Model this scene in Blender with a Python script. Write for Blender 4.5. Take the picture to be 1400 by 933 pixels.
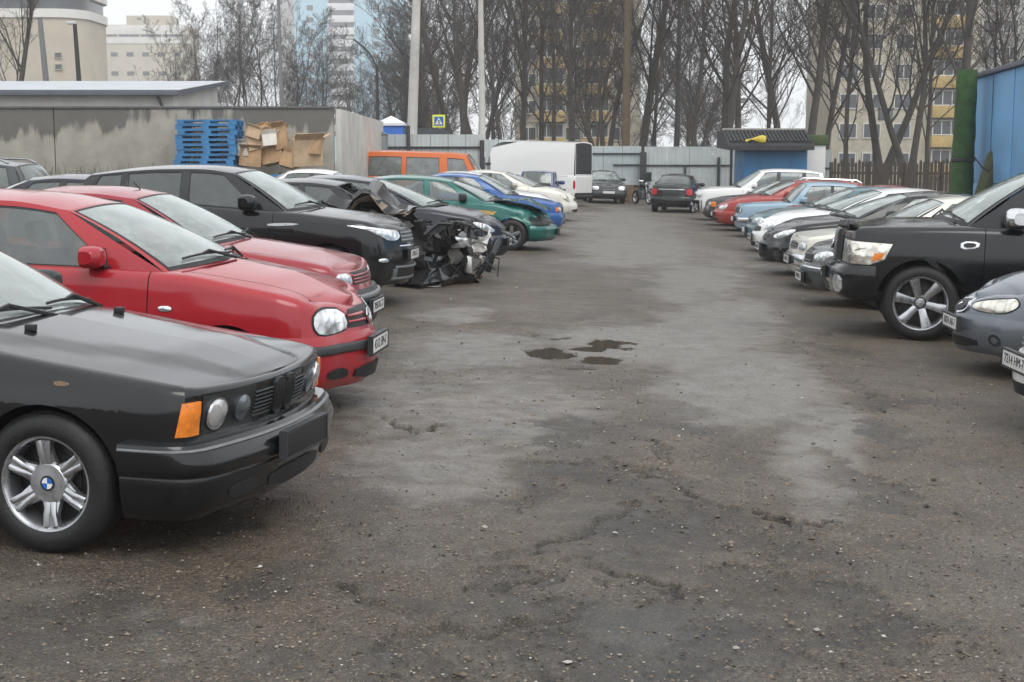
import bpy, bmesh, math, random
import numpy as np
from mathutils import Vector, Matrix, noise

# ------------------------------------------------------------------ camera, sky, sun, exposure
SC = bpy.context.scene
for _o in list(bpy.data.objects):
    bpy.data.objects.remove(_o, do_unlink=True)
COL = SC.collection
F_PX, CX, CY, HOR = 1900.0, 700.0, 466.5, 218.0      # focal length, centre and horizon in photo pixels
CAM_Z = 1.82
PITCH = math.atan((CY - HOR) / F_PX)
cam_d = bpy.data.cameras.new('camera')
cam_d.sensor_width = 36.0
cam_d.lens = 36.0 * F_PX / 1400.0
cam_d.clip_start, cam_d.clip_end = 0.1, 5000
cam = bpy.data.objects.new('camera', cam_d)
cam.location = (0, 0, CAM_Z)
cam.rotation_euler = (math.pi / 2 - PITCH, 0, 0)
COL.objects.link(cam)
SC.camera = cam

SUN_EL, SUN_AZ = math.radians(50), math.radians(158)     # azimuth from +Y towards +X
world = bpy.data.worlds.new('World')
SC.world = world
world.use_nodes = True
_n, _l = world.node_tree.nodes, world.node_tree.links
_n.clear()
_out = _n.new('ShaderNodeOutputWorld'); _bg = _n.new('ShaderNodeBackground')
_sky = _n.new('ShaderNodeTexSky'); _sky.sky_type = 'NISHITA'; _sky.sun_disc = False
_sky.sun_elevation = SUN_EL; _sky.sun_rotation = SUN_AZ; _sky.dust_density = 4.0; _sky.air_density = 1.0
_hs = _n.new('ShaderNodeHueSaturation'); _hs.inputs['Saturation'].default_value = 0.12
_mx = _n.new('ShaderNodeMix'); _mx.data_type = 'RGBA'; _mx.inputs[0].default_value = 0.72
_tc = _n.new('ShaderNodeTexCoord'); _nz = _n.new('ShaderNodeTexNoise'); _nz.inputs['Scale'].default_value = 2.2
_nz.inputs['Detail'].default_value = 5.0
_rp = _n.new('ShaderNodeValToRGB')
_rp.color_ramp.elements[0].position = 0.3; _rp.color_ramp.elements[0].color = (9.1, 9.5, 9.9, 1)
_rp.color_ramp.elements[1].position = 0.7; _rp.color_ramp.elements[1].color = (10.9, 11.2, 11.5, 1)
_l.new(_tc.outputs['Generated'], _nz.inputs['Vector']); _l.new(_nz.outputs['Fac'], _rp.inputs['Fac'])
_l.new(_sky.outputs['Color'], _hs.inputs['Color']); _l.new(_hs.outputs['Color'], _mx.inputs[6])
_l.new(_rp.outputs['Color'], _mx.inputs[7]); _l.new(_mx.outputs[2], _bg.inputs['Color'])
_bg.inputs['Strength'].default_value = 0.125
_l.new(_bg.outputs['Background'], _out.inputs['Surface'])

sun_d = bpy.data.lights.new('sun', 'SUN')
sun_d.energy = 1.0; sun_d.angle = math.radians(35); sun_d.color = (1.0, 0.98, 0.95)
sun = bpy.data.objects.new('sun', sun_d)
_sd = Vector((math.sin(SUN_AZ) * math.cos(SUN_EL), math.cos(SUN_AZ) * math.cos(SUN_EL), math.sin(SUN_EL)))
sun.rotation_euler = _sd.to_track_quat('Z', 'Y').to_euler()
sun.location = (0, 0, 60)
COL.objects.link(sun)

SC.view_settings.view_transform = 'Standard'
SC.view_settings.look = 'None'
SC.view_settings.exposure = 0.28
SC.view_settings.gamma = 1.0
SC.view_settings.use_curve_mapping = False
SC.render.engine = 'CYCLES'
SC.cycles.use_denoising = True
SC.cycles.max_bounces = 8
SC.cycles.transparent_max_bounces = 16
SC.cycles.volume_bounces = 3
SC.cycles.caustics_reflective = False
SC.cycles.caustics_refractive = False

# ------------------------------------------------------------------ helpers
def gz(x):                                     # the lot falls gently from the left row to the right row
    return -0.42 * math.tanh(x / 14.0)

def ray(px, py):
    c, s = math.cos(PITCH), math.sin(PITCH)
    u, v = (px - CX) / F_PX, (CY - py) / F_PX
    return Vector((u, c + v * s, -s + v * c))

def G(px, py):                                 # photo pixel -> point on the ground
    d = ray(px, py); z = 0.0
    for _ in range(8):
        t = (z - CAM_Z) / d.z
        z = gz(d.x * t)
    return Vector((d.x * t, d.y * t, z))

def At(px, py, Y):                             # photo pixel at a known distance
    d = ray(px, py); t = Y / d.y
    return Vector((d.x * t, Y, CAM_Z + d.z * t))

def XatY(px, Y):
    return (px - CX) / F_PX * Y / math.cos(PITCH)

def pchip(pts):
    xs = np.array([p[0] for p in pts], float); ys = np.array([p[1] for p in pts], float)
    o = np.argsort(xs); xs, ys = xs[o], ys[o]
    n = len(xs)
    if n < 3:
        return lambda x: float(np.interp(x, xs, ys))
    h = np.diff(xs); d = np.diff(ys) / h
    m = np.zeros(n)
    for i in range(1, n - 1):
        if d[i - 1] * d[i] > 0:
            w1, w2 = 2 * h[i] + h[i - 1], h[i] + 2 * h[i - 1]
            m[i] = (w1 + w2) / (w1 / d[i - 1] + w2 / d[i])
    m[0], m[-1] = d[0], d[-1]
    def f(x):
        if x <= xs[0]: return float(ys[0])
        if x >= xs[-1]: return float(ys[-1])
        i = int(np.searchsorted(xs, x) - 1); t = (x - xs[i]) / h[i]
        return float((2*t**3-3*t*t+1)*ys[i] + (t**3-2*t*t+t)*h[i]*m[i] + (-2*t**3+3*t*t)*ys[i+1] + (t**3-t*t)*h[i]*m[i+1])
    return f

def sstep(a, b, x):
    t = min(1.0, max(0.0, (x - a) / (b - a))); return t * t * (3 - 2 * t)

def mesh_of(name, V, F, mat, smooth=True, angle=35):
    me = bpy.data.meshes.new(name)
    me.from_pydata([tuple(v) for v in V], [], F)
    if mat is not None:
        for m in (mat if isinstance(mat, (list, tuple)) else [mat]): me.materials.append(m)
    if smooth:
        me.polygons.foreach_set('use_smooth', [True] * len(me.polygons))
        me.set_sharp_from_angle(angle=math.radians(angle))
    me.update()
    return me

def link(name, me, parent=None):
    o = bpy.data.objects.new(name, me)
    COL.objects.link(o)
    if parent is not None: o.parent = parent
    return o

def obj(name, V, F, mat, parent=None, smooth=True, angle=35):
    return link(name, mesh_of(name, V, F, mat, smooth, angle), parent)

def tag(o, label=None, cat=None, group=None, kind=None):
    if label: o['label'] = label
    if cat: o['category'] = cat
    if group: o['group'] = group
    if kind: o['kind'] = kind
    return o

def empty(name, loc=(0, 0, 0), rz=0.0, parent=None):
    o = bpy.data.objects.new(name, None)
    o.empty_display_size = 0.2
    COL.objects.link(o); o.location = loc; o.rotation_euler = (0, 0, rz)
    if parent is not None: o.parent = parent
    return o

def copy_tree(o, parent=None):
    c = o.copy(); COL.objects.link(c); c.parent = parent
    for ch in o.children: copy_tree(ch, c)
    return c

class MB:
    def __init__(s): s.V, s.F = [], []
    def add(s, V, F):
        b = len(s.V); s.V += [Vector(v) for v in V]; s.F += [tuple(i + b for i in f) for f in F]; return s
    def box(s, x0, x1, y0, y1, z0, z1):
        return s.add([(x0,y0,z0),(x1,y0,z0),(x1,y1,z0),(x0,y1,z0),(x0,y0,z1),(x1,y0,z1),(x1,y1,z1),(x0,y1,z1)],
                     [(0,3,2,1),(4,5,6,7),(0,1,5,4),(1,2,6,5),(2,3,7,6),(3,0,4,7)])
    def bbox(s, x0, x1, y0, y1, z0, z1, b=0.01):       # box with bevelled edges
        bm = bmesh.new()
        bmesh.ops.create_cube(bm, size=1.0)
        for v in bm.verts:
            v.co = Vector(((x0+x1)/2 + v.co.x*(x1-x0), (y0+y1)/2 + v.co.y*(y1-y0), (z0+z1)/2 + v.co.z*(z1-z0)))
        bmesh.ops.bevel(bm, geom=bm.edges[:], offset=b, segments=2, affect='EDGES', profile=0.6)
        bm.verts.ensure_lookup_table(); bm.verts.index_update()
        s.add([v.co.copy() for v in bm.verts], [tuple(v.index for v in f.verts) for f in bm.faces]); bm.free(); return s
    def tube(s, path, rad, n=6, cap=True):
        path = [Vector(p) for p in path]
        if not isinstance(rad, (list, tuple)): rad = [rad] * len(path)
        b = len(s.V); up = Vector((0, 0, 1)); k = len(path)
        side = None
        for i, p in enumerate(path):
            t = (path[min(i+1, k-1)] - path[max(i-1, 0)])
            if t.length < 1e-9: t = Vector((0, 0, 1))
            t.normalize()
            if side is None:
                side = t.cross(up if abs(t.z) < 0.95 else Vector((1, 0, 0)))
            side = (side - t * side.dot(t))
            if side.length < 1e-6: side = t.orthogonal()
            side.normalize(); w = t.cross(side)
            for j in range(n):
                a = 2 * math.pi * j / n
                s.V.append(p + (side * math.cos(a) + w * math.sin(a)) * rad[i])
        for i in range(k - 1):
            for j in range(n):
                j2 = (j + 1) % n
                s.F.append((b+i*n+j, b+i*n+j2, b+(i+1)*n+j2, b+(i+1)*n+j))
        if cap and n > 2:
            s.F.append(tuple(b + j for j in reversed(range(n))))
            s.F.append(tuple(b + (k-1)*n + j for j in range(n)))
        return s
    def lathe(s, prof, n=24, axis='y', closed=False):     # prof: (radius, height along axis)
        b = len(s.V); m = len(prof)
        for j in range(n):
            a = 2 * math.pi * j / n; c, q = math.cos(a), math.sin(a)
            for r, h in prof:
                s.V.append(Vector((r*c, h, r*q)) if axis == 'y' else Vector((r*c, r*q, h)))
        for j in range(n):
            j2 = (j + 1) % n
            for i in range(m if closed else m - 1):
                i2 = (i + 1) % m
                s.F.append((b+j*m+i, b+j*m+i2, b+j2*m+i2, b+j2*m+i))
        return s
    def prism(s, poly, y0, y1, axis='y'):                 # polygon in (a,b) swept along an axis
        b = len(s.V); n = len(poly)
        for y in (y0, y1):
            for a, c in poly:
                s.V.append(Vector((a, y, c)) if axis == 'y' else (Vector((y, a, c)) if axis == 'x' else Vector((a, c, y))))
        s.F.append(tuple(b + i for i in range(n))); s.F.append(tuple(b + n + i for i in reversed(range(n))))
        for i in range(n):
            j = (i + 1) % n
            s.F.append((b+i, b+n+i, b+n+j, b+j))
        return s
    def grid(s, rows, closed=False):                       # list of rows of points
        b = len(s.V); m = len(rows[0])
        for r in rows: s.V += [Vector(p) for p in r]
        for i in range(len(rows) - 1):
            for j in range(m if closed else m - 1):
                j2 = (j + 1) % m
                s.F.append((b+i*m+j, b+i*m+j2, b+(i+1)*m+j2, b+(i+1)*m+j))
        return s
    def orient(s, ref):
        ref = Vector(ref); t = 0.0
        for f in s.F:
            a, c, d = s.V[f[0]], s.V[f[1]], s.V[f[2]]
            nrm = (c - a).cross(d - a); t += nrm.dot((a + c + d) / 3 - ref)
        if t < 0: s.F = [tuple(reversed(f)) for f in s.F]
        return s
    def recalc(s):
        bm = bmesh.new()
        vs = [bm.verts.new(v) for v in s.V]
        for f in s.F:
            try: bm.faces.new([vs[i] for i in f])
            except ValueError: pass
        bmesh.ops.recalc_face_normals(bm, faces=bm.faces)
        bm.verts.index_update()
        s.F = [tuple(v.index for v in f.verts) for f in bm.faces]; bm.free()
        return s
    def mirror(s):
        m = MB(); m.V = [Vector((v.x, -v.y, v.z)) for v in s.V]; m.F = [tuple(reversed(f)) for f in s.F]; return m
    def join(s, o): return s.add(o.V, o.F)
    def xf(s, M): s.V = [M @ v for v in s.V]; return s
    def warp(s, fn):
        if fn: s.V = [Vector(fn(v)) for v in s.V]
        return s
    def obj(s, name, mat, parent=None, smooth=True, angle=35): return obj(name, s.V, s.F, mat, parent, smooth, angle)

# ------------------------------------------------------------------ materials
MATS = {}
def _base(name):
    m = bpy.data.materials.new(name); m.use_nodes = True
    nt = m.node_tree; b = nt.nodes['Principled BSDF']
    return m, nt.nodes, nt.links, b

def setc(b, col, rough=0.5, metal=0.0, spec=None):
    b.inputs['Base Color'].default_value = (*col, 1)
    b.inputs['Roughness'].default_value = rough
    b.inputs['Metallic'].default_value = metal
    if spec is not None: b.inputs['Specular IOR Level'].default_value = spec

def tex_noise(n, l, scale, detail=4, rough=0.6, coord='Object', vec=None):
    t = n.new('ShaderNodeTexNoise'); t.inputs['Scale'].default_value = scale
    t.inputs['Detail'].default_value = detail; t.inputs['Roughness'].default_value = rough
    if vec is None:
        tc = n.new('ShaderNodeTexCoord'); vec = tc.outputs[coord]
    l.new(vec, t.inputs['Vector'])
    return t.outputs['Fac']

def ramp(n, l, fac, stops):
    r = n.new('ShaderNodeValToRGB'); e = r.color_ramp.elements
    while len(e) < len(stops): e.new(0.5)
    for i, (p, c) in enumerate(stops):
        e[i].position = p; e[i].color = (*c, 1) if len(c) == 3 else c
    l.new(fac, r.inputs['Fac']); return r.outputs['Color']

def vmap(n, l, fac, a, b, lo, hi):
    m = n.new('ShaderNodeMapRange'); m.inputs[1].default_value = a; m.inputs[2].default_value = b
    m.inputs[3].default_value = lo; m.inputs[4].default_value = hi
    l.new(fac, m.inputs[0]); return m.outputs[0]

def mixc(n, l, fac, a, b):
    m = n.new('ShaderNodeMix'); m.data_type = 'RGBA'
    if isinstance(fac, float): m.inputs[0].default_value = fac
    else: l.new(fac, m.inputs[0])
    for s, i in ((a, 6), (b, 7)):
        if isinstance(s, tuple): m.inputs[i].default_value = (*s, 1)
        else: l.new(s, m.inputs[i])
    return m.outputs[2]

def bump(n, l, b, h, strength, dist):
    bp = n.new('ShaderNodeBump'); bp.inputs['Strength'].default_value = strength; bp.inputs['Distance'].default_value = dist
    l.new(h, bp.inputs['Height']); l.new(bp.outputs['Normal'], b.inputs['Normal']); return bp

def mat_simple(name, col, rough=0.5, metal=0.0, var=0.15, scale=6.0, bmp=0.0, bscale=40.0, spec=None):
    if name in MATS: return MATS[name]
    m, n, l, b = _base(name); setc(b, col, rough, metal, spec)
    if var > 0:
        f = tex_noise(n, l, scale, 5)
        c0 = tuple(max(0, c * (1 - var)) for c in col); c1 = tuple(min(1, c * (1 + var)) for c in col)
        l.new(ramp(n, l, f, [(0.3, c0), (0.7, c1)]), b.inputs['Base Color'])
        l.new(vmap(n, l, f, 0.3, 0.7, max(0.02, rough * 0.8), min(1, rough * 1.2)), b.inputs['Roughness'])
    if bmp > 0:
        bump(n, l, b, tex_noise(n, l, bscale, 4), bmp, 0.02)
    MATS[name] = m; return m

def mat_paint(name, col, metal=0.0, dirt=0.35, gloss=0.07, flake=0.0):
    """car paint, wet and a little dirty: clear coat over the colour, road film low down, droplets"""
    if name in MATS: return MATS[name]
    m, n, l, b = _base(name); setc(b, col, 0.45, metal, 0.12)
    b.inputs['Coat Weight'].default_value = 1.0
    b.inputs['Coat Roughness'].default_value = gloss
    tc = n.new('ShaderNodeTexCoord')
    f = tex_noise(n, l, 2.3, 6, 0.65, vec=tc.outputs['Object'])
    f2 = tex_noise(n, l, 26.0, 4, 0.6, vec=tc.outputs['Object'])
    sep = n.new('ShaderNodeSeparateXYZ'); l.new(tc.outputs['Object'], sep.inputs[0])
    low = vmap(n, l, sep.outputs['Z'], 0.2, 0.75, 1.0, 0.12)
    a = n.new('ShaderNodeMath'); a.operation = 'MULTIPLY'; l.new(low, a.inputs[0])
    l.new(vmap(n, l, f, 0.38, 0.72, 0.15, 1.0), a.inputs[1])
    c = n.new('ShaderNodeMath'); c.operation = 'MULTIPLY'; l.new(a.outputs[0], c.inputs[0]); c.inputs[1].default_value = dirt
    dirtc = (0.085, 0.075, 0.062)
    l.new(mixc(n, l, c.outputs[0], col, dirtc), b.inputs['Base Color'])
    r = n.new('ShaderNodeMath'); r.operation = 'MULTIPLY_ADD'
    l.new(c.outputs[0], r.inputs[0]); r.inputs[1].default_value = 0.6; r.inputs[2].default_value = gloss
    r2 = n.new('ShaderNodeMath'); r2.operation = 'MULTIPLY_ADD'
    l.new(vmap(n, l, f2, 0.35, 0.75, 0.0, 1.0), r2.inputs[0]); r2.inputs[1].default_value = 0.05
    l.new(r.outputs[0], r2.inputs[2])
    l.new(r2.outputs[0], b.inputs['Coat Roughness'])
    dr = n.new('ShaderNodeTexVoronoi'); dr.inputs['Scale'].default_value = 95.0
    l.new(tc.outputs['Object'], dr.inputs['Vector'])
    h = vmap(n, l, dr.outputs['Distance'], 0.0, 0.35, 1.0, 0.0)
    bp = n.new('ShaderNodeBump'); bp.inputs['Strength'].default_value = 0.05; bp.inputs['Distance'].default_value = 0.002
    l.new(h, bp.inputs['Height']); l.new(bp.outputs['Normal'], b.inputs['Coat Normal'])
    MATS[name] = m; return m

def mat_glass(name, tint=(0.55, 0.62, 0.60), film=0.18, rough=0.03, ior=1.52):
    """window glass: see-through with a fresnel reflection and a film of rain, dust and painted sky reflection"""
    if name in MATS: return MATS[name]
    m = bpy.data.materials.new(name); m.use_nodes = True
    n, l = m.node_tree.nodes, m.node_tree.links; n.clear()
    out = n.new('ShaderNodeOutputMaterial')
    tr = n.new('ShaderNodeBsdfTransparent'); tr.inputs['Color'].default_value = (*tint, 1)
    gl = n.new('ShaderNodeBsdfGlossy'); gl.inputs['Color'].default_value = (0.95, 1.0, 0.98, 1)
    df = n.new('ShaderNodeBsdfDiffuse'); df.inputs['Color'].default_value = (0.56, 0.61, 0.59, 1)  # pale diffuse colour also carries the reflected sky
    tc = n.new('ShaderNodeTexCoord')
    f = tex_noise(n, l, 3.5, 6, 0.7, vec=tc.outputs['Object'])
    f2 = tex_noise(n, l, 60.0, 3, 0.6, vec=tc.outputs['Object'])
    l.new(vmap(n, l, f2, 0.3, 0.75, rough, rough + 0.14), gl.inputs['Roughness'])
    lw = n.new('ShaderNodeFresnel'); lw.inputs['IOR'].default_value = ior
    a = n.new('ShaderNodeMath'); a.operation = 'MULTIPLY_ADD'; l.new(lw.outputs[0], a.inputs[0])
    a.inputs[1].default_value = 1.35; a.inputs[2].default_value = 0.03; a.use_clamp = True
    m1 = n.new('ShaderNodeMixShader'); m2 = n.new('ShaderNodeMixShader')
    l.new(vmap(n, l, f, 0.3, 0.75, film * 0.5, film * 1.6), m1.inputs[0])
    l.new(tr.outputs[0], m1.inputs[1]); l.new(df.outputs[0], m1.inputs[2])
    l.new(a.outputs[0], m2.inputs[0]); l.new(m1.outputs[0], m2.inputs[1]); l.new(gl.outputs[0], m2.inputs[2])
    l.new(m2.outputs[0], out.inputs['Surface'])
    MATS[name] = m; return m

def mat_lens(name, col=(0.85, 0.87, 0.88)):
    """headlamp: facetted reflector look under a clear coat"""
    if name in MATS: return MATS[name]
    m, n, l, b = _base(name); setc(b, col, 0.22, 0.75)
    b.inputs['Coat Weight'].default_value = 1.0; b.inputs['Coat Roughness'].default_value = 0.05
    tc = n.new('ShaderNodeTexCoord'); v = n.new('ShaderNodeTexVoronoi'); v.inputs['Scale'].default_value = 13.0
    l.new(tc.outputs['Object'], v.inputs['Vector'])
    l.new(ramp(n, l, v.outputs['Distance'], [(0.0, tuple(min(1, c * 1.1) for c in col)), (0.45, col), (0.8, tuple(c * 0.6 for c in col))]), b.inputs['Base Color'])
    bp = n.new('ShaderNodeBump'); bp.inputs['Strength'].default_value = 0.3; bp.inputs['Distance'].default_value = 0.02
    l.new(v.outputs['Distance'], bp.inputs['Height']); l.new(bp.outputs['Normal'], b.inputs['Normal'])
    MATS[name] = m; return m

M_BLACKPL = mat_simple('black_plastic', (0.018, 0.019, 0.02), 0.48, 0, 0.3, 12, 0.1, 120)
M_DARKIN = mat_simple('dark_interior', (0.022, 0.023, 0.025), 0.8, 0, 0.3, 5)
M_SEAT = mat_simple('seat_cloth', (0.07, 0.072, 0.075), 0.9, 0, 0.3, 10)
M_RUBBER = mat_simple('tyre_rubber', (0.007, 0.007, 0.0075), 0.6, 0, 0.45, 9, 0.25, 60)
M_CHROME = mat_simple('chrome', (0.72, 0.73, 0.75), 0.16, 1.0, 0.1, 20)
M_ALLOY = mat_simple('alloy', (0.50, 0.51, 0.53), 0.30, 0.9, 0.22, 14)
M_ALLOYD = mat_simple('alloy_dull', (0.24, 0.25, 0.26), 0.42, 0.7, 0.2, 14)
M_STEELD = mat_simple('brake_steel', (0.05, 0.048, 0.046), 0.6, 0.5, 0.3, 20)
M_SEAL = mat_simple('rubber_seal', (0.012, 0.012, 0.013), 0.55, 0, 0.0)
M_WHITE = mat_simple('plate_white', (0.70, 0.70, 0.68), 0.45, 0, 0.06, 20)
M_INK = mat_simple('plate_ink', (0.03, 0.03, 0.035), 0.5, 0, 0.0)
M_AMBER = mat_simple('amber_lens', (0.75, 0.22, 0.03), 0.18, 0, 0.2, 30)
M_TAIL = mat_simple('red_lens', (0.42, 0.02, 0.02), 0.15, 0, 0.3, 25)
M_LENS = mat_lens('clear_lens'); M_LENSY = mat_lens('yellowed_lens', (0.80, 0.77, 0.68))
M_GLASS = mat_glass('side_glass', (0.42, 0.48, 0.47), 0.10)
M_WSCREEN = mat_glass('windscreen_glass', (0.50, 0.56, 0.54), 0.34)
M_TINT = mat_glass('tinted_glass', (0.12, 0.13, 0.14), 0.06)
HAZE_D = 0.00075
# ------------------------------------------------------------------ wheels (meshes shared between copies)
WHEEL_CACHE = {}
def wheel_meshes(R, rim, w, style, rimmat):
    key = (R, rim, w, style, rimmat.name)
    if key in WHEEL_CACHE: return WHEEL_CACHE[key]
    h = w / 2; sw = R - rim
    t = MB().lathe([(rim - .005, -h*.8), (rim + .012, -h*.97), (rim + sw*.45, -h*1.04), (R - .03, -h*.93), (R - .012, -h*.80),
                    (R, -h*.6), (R + .002, 0), (R, h*.6), (R - .012, h*.80), (R - .03, h*.93), (rim + sw*.45, h*1.04),
                    (rim + .012, h*.97), (rim - .005, h*.8)], 48)
    # tread blocks pressed into the shoulder
    for a in range(60):
        an = 2 * math.pi * a / 60
        M = Matrix.Rotation(-an, 4, 'Y')
        b = MB().box(-.011, .007, h*.2, h*.62, R - .012, R + .0008).xf(M); t.join(b)
    tyre = mesh_of('wheel', t.V, t.F, M_RUBBER, angle=40)
    r = MB()
    yo = h * .90                                                   # outer face of the rim
    r.lathe([(rim*.93, -h*.7), (rim*.90, 0), (rim*.905, yo*.55), (rim*.94, yo*.86), (rim*.985, yo*.98), (rim + .006, yo), (rim + .008, yo*.9)], 48)
    d = MB()
    d.lathe([(0, yo*.10), (rim*.62, yo*.10), (rim*.62, yo*.0), (rim*.9, -h*.2)], 32)      # brake disc and barrel floor
    hub = MB()
    def spoke(ang, w0, w1, y0, y1, r0, r1, thick=.02):
        pts = []
        for (rr, ww, yy) in ((r0, w0, y0), ((r0+r1)/2, (w0+w1)/2*.92, (y0+y1)/2 + .008), (r1, w1, y1)):
            pts.append([(-ww, yy - thick, rr), (-ww*.86, yy, rr), (-ww*.35, yy + .006, rr), (ww*.35, yy + .006, rr), (ww*.86, yy, rr), (ww, yy - thick, rr)])
        return MB().grid(pts).xf(Matrix.Rotation(ang, 4, 'Y'))
    if style == 'star6':                                           # paired ribs running out from a flat centre disc
        for k in range(6):
            an = 2 * math.pi * k / 6 + .09
            for s in (-1, 1):
                r.join(spoke(an + s * .115, .020, .016, yo*.70, yo*.86, rim*.40, rim*.93, .03))
            r.join(spoke(an, .05, .03, yo*.58, yo*.76, rim*.38, rim*.93, .02))
        hub.lathe([(0, yo*.80), (rim*.40, yo*.78), (rim*.44, yo*.70), (rim*.44, yo*.5)], 32)
    elif style == 'six':
        for k in range(6):
            an = 2 * math.pi * k / 6 + .3
            r.join(spoke(an, .040, .062, yo*.62, yo*.88, rim*.22, rim*.94, .035))
        hub.lathe([(0, yo*.80), (rim*.16, yo*.78), (rim*.2, yo*.62), (rim*.24, yo*.5)], 24)
        for k in range(6):
            an = 2 * math.pi * (k + .5) / 6 + .3
            r.join(MB().lathe([(0, yo*.66), (.012, yo*.66), (.012, yo*.4)], 8).xf(Matrix.Translation((rim*.27*math.sin(an), 0, rim*.27*math.cos(an)))))
    elif style == 'five':
        for k in range(5):
            an = 2 * math.pi * k / 5
            r.join(spoke(an, .045, .040, yo*.62, yo*.86, rim*.18, rim*.94, .035))
        hub.lathe([(0, yo*.74), (rim*.17, yo*.72), (rim*.2, yo*.5)], 20)
    elif style == 'multi':
        for k in range(10):
            an = 2 * math.pi * k / 10
            r.join(spoke(an, .017, .016, yo*.62, yo*.86, rim*.2, rim*.94, .03))
        hub.lathe([(0, yo*.74), (rim*.2, yo*.72), (rim*.24, yo*.5)], 20)
    else:                                                          # pressed steel / cover
        r.lathe([(rim*.2, yo*.55), (rim*.5, yo*.72), (rim*.78, yo*.5), (rim*.9, yo*.55)], 32)
        for k in range(8):
            an = 2 * math.pi * k / 8
            d.join(MB().lathe([(0, yo*.64), (.022, yo*.64)], 10).xf(Matrix.Translation((rim*.66*math.sin(an), .004, rim*.66*math.cos(an)))))
        hub.lathe([(0, yo*.70), (rim*.18, yo*.66), (rim*.22, yo*.5)], 20)
    res = (tyre, mesh_of('rim', r.V, r.F, rimmat), mesh_of('hub_cap', hub.V, hub.F, rimmat), mesh_of('brake_disc', d.V, d.F, M_STEELD))
    WHEEL_CACHE[key] = res
    return res

def put_wheel(parent, x, y, R, rim, w, style, rimmat, steer=0.0, label=None):
    ms = wheel_meshes(R, rim, w, style, rimmat)
    o = link('wheel', ms[0], parent); o.location = (x, y, R)
    flip = math.pi if y < 0 else 0
    o.rotation_euler = (0, 0, flip + steer)
    for nm, me in (('rim', ms[1]), ('hub_cap', ms[2]), ('brake_disc', ms[3])):
        link(nm, me, o)
    if label: o['label'] = label
    return o

# ------------------------------------------------------------------ cars
FONT_CACHE = {}
def text_mesh(s, size):
    k = (s, size)
    if k not in FONT_CACHE:
        cu = bpy.data.curves.new('lettering', 'FONT'); cu.body = s; cu.size = size; cu.align_x = 'CENTER'; cu.align_y = 'CENTER'
        cu.extrude = 0.0012; cu.resolution_u = 3
        o = bpy.data.objects.new('lettering', cu); COL.objects.link(o)
        me = bpy.data.meshes.new_from_object(o); bpy.data.objects.remove(o); bpy.data.curves.remove(cu)
        me.materials.clear(); me.materials.append(M_INK); FONT_CACHE[k] = me
    return FONT_CACHE[k]

BASE = dict(L=4.5, W=1.74, sill=.24, fb=.22, rb=.28, fa=1.4, ra=-1.25, wr=.31, ar=.355, tw=.2, rim=.2, style='five', rimmat=M_ALLOY,
    fbow=.10, frx=.34, fry=.30, rbow=.08, rrx=.25, rry=.25, ftap=.05, rtap=.05, shf=.07, shs=.055,
    FP=[(.18,.09),(.26,.03),(.42,.0),(.55,.02),(.75,.06),(1.0,.10)], SP=[(.2,.07),(.3,.03),(.5,.0),(.66,.0),(.85,.025),(1.0,.05),(1.3,.09)],
    RP=[(.2,.09),(.3,.03),(.45,.0),(.6,.015),(.8,.03),(1.05,.06),(1.5,.12)],
    crown=.055, dcrown=.03, hwN=.72, hwC=.80, doors=None, gap=.008, belt_in=.012, bulge=.03, frame_v=.90, rcrown=.055,
    glass=M_GLASS, wglass=M_WSCREEN, rglass=None, warp=None, skip=(), seats=True, mirror_mat=None, mirror_s=1.0, hand=True, wip=True, frame_mat=None, pillar_mat=None)

def SE(v): return math.copysign(abs(v) ** .62, v)

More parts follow.
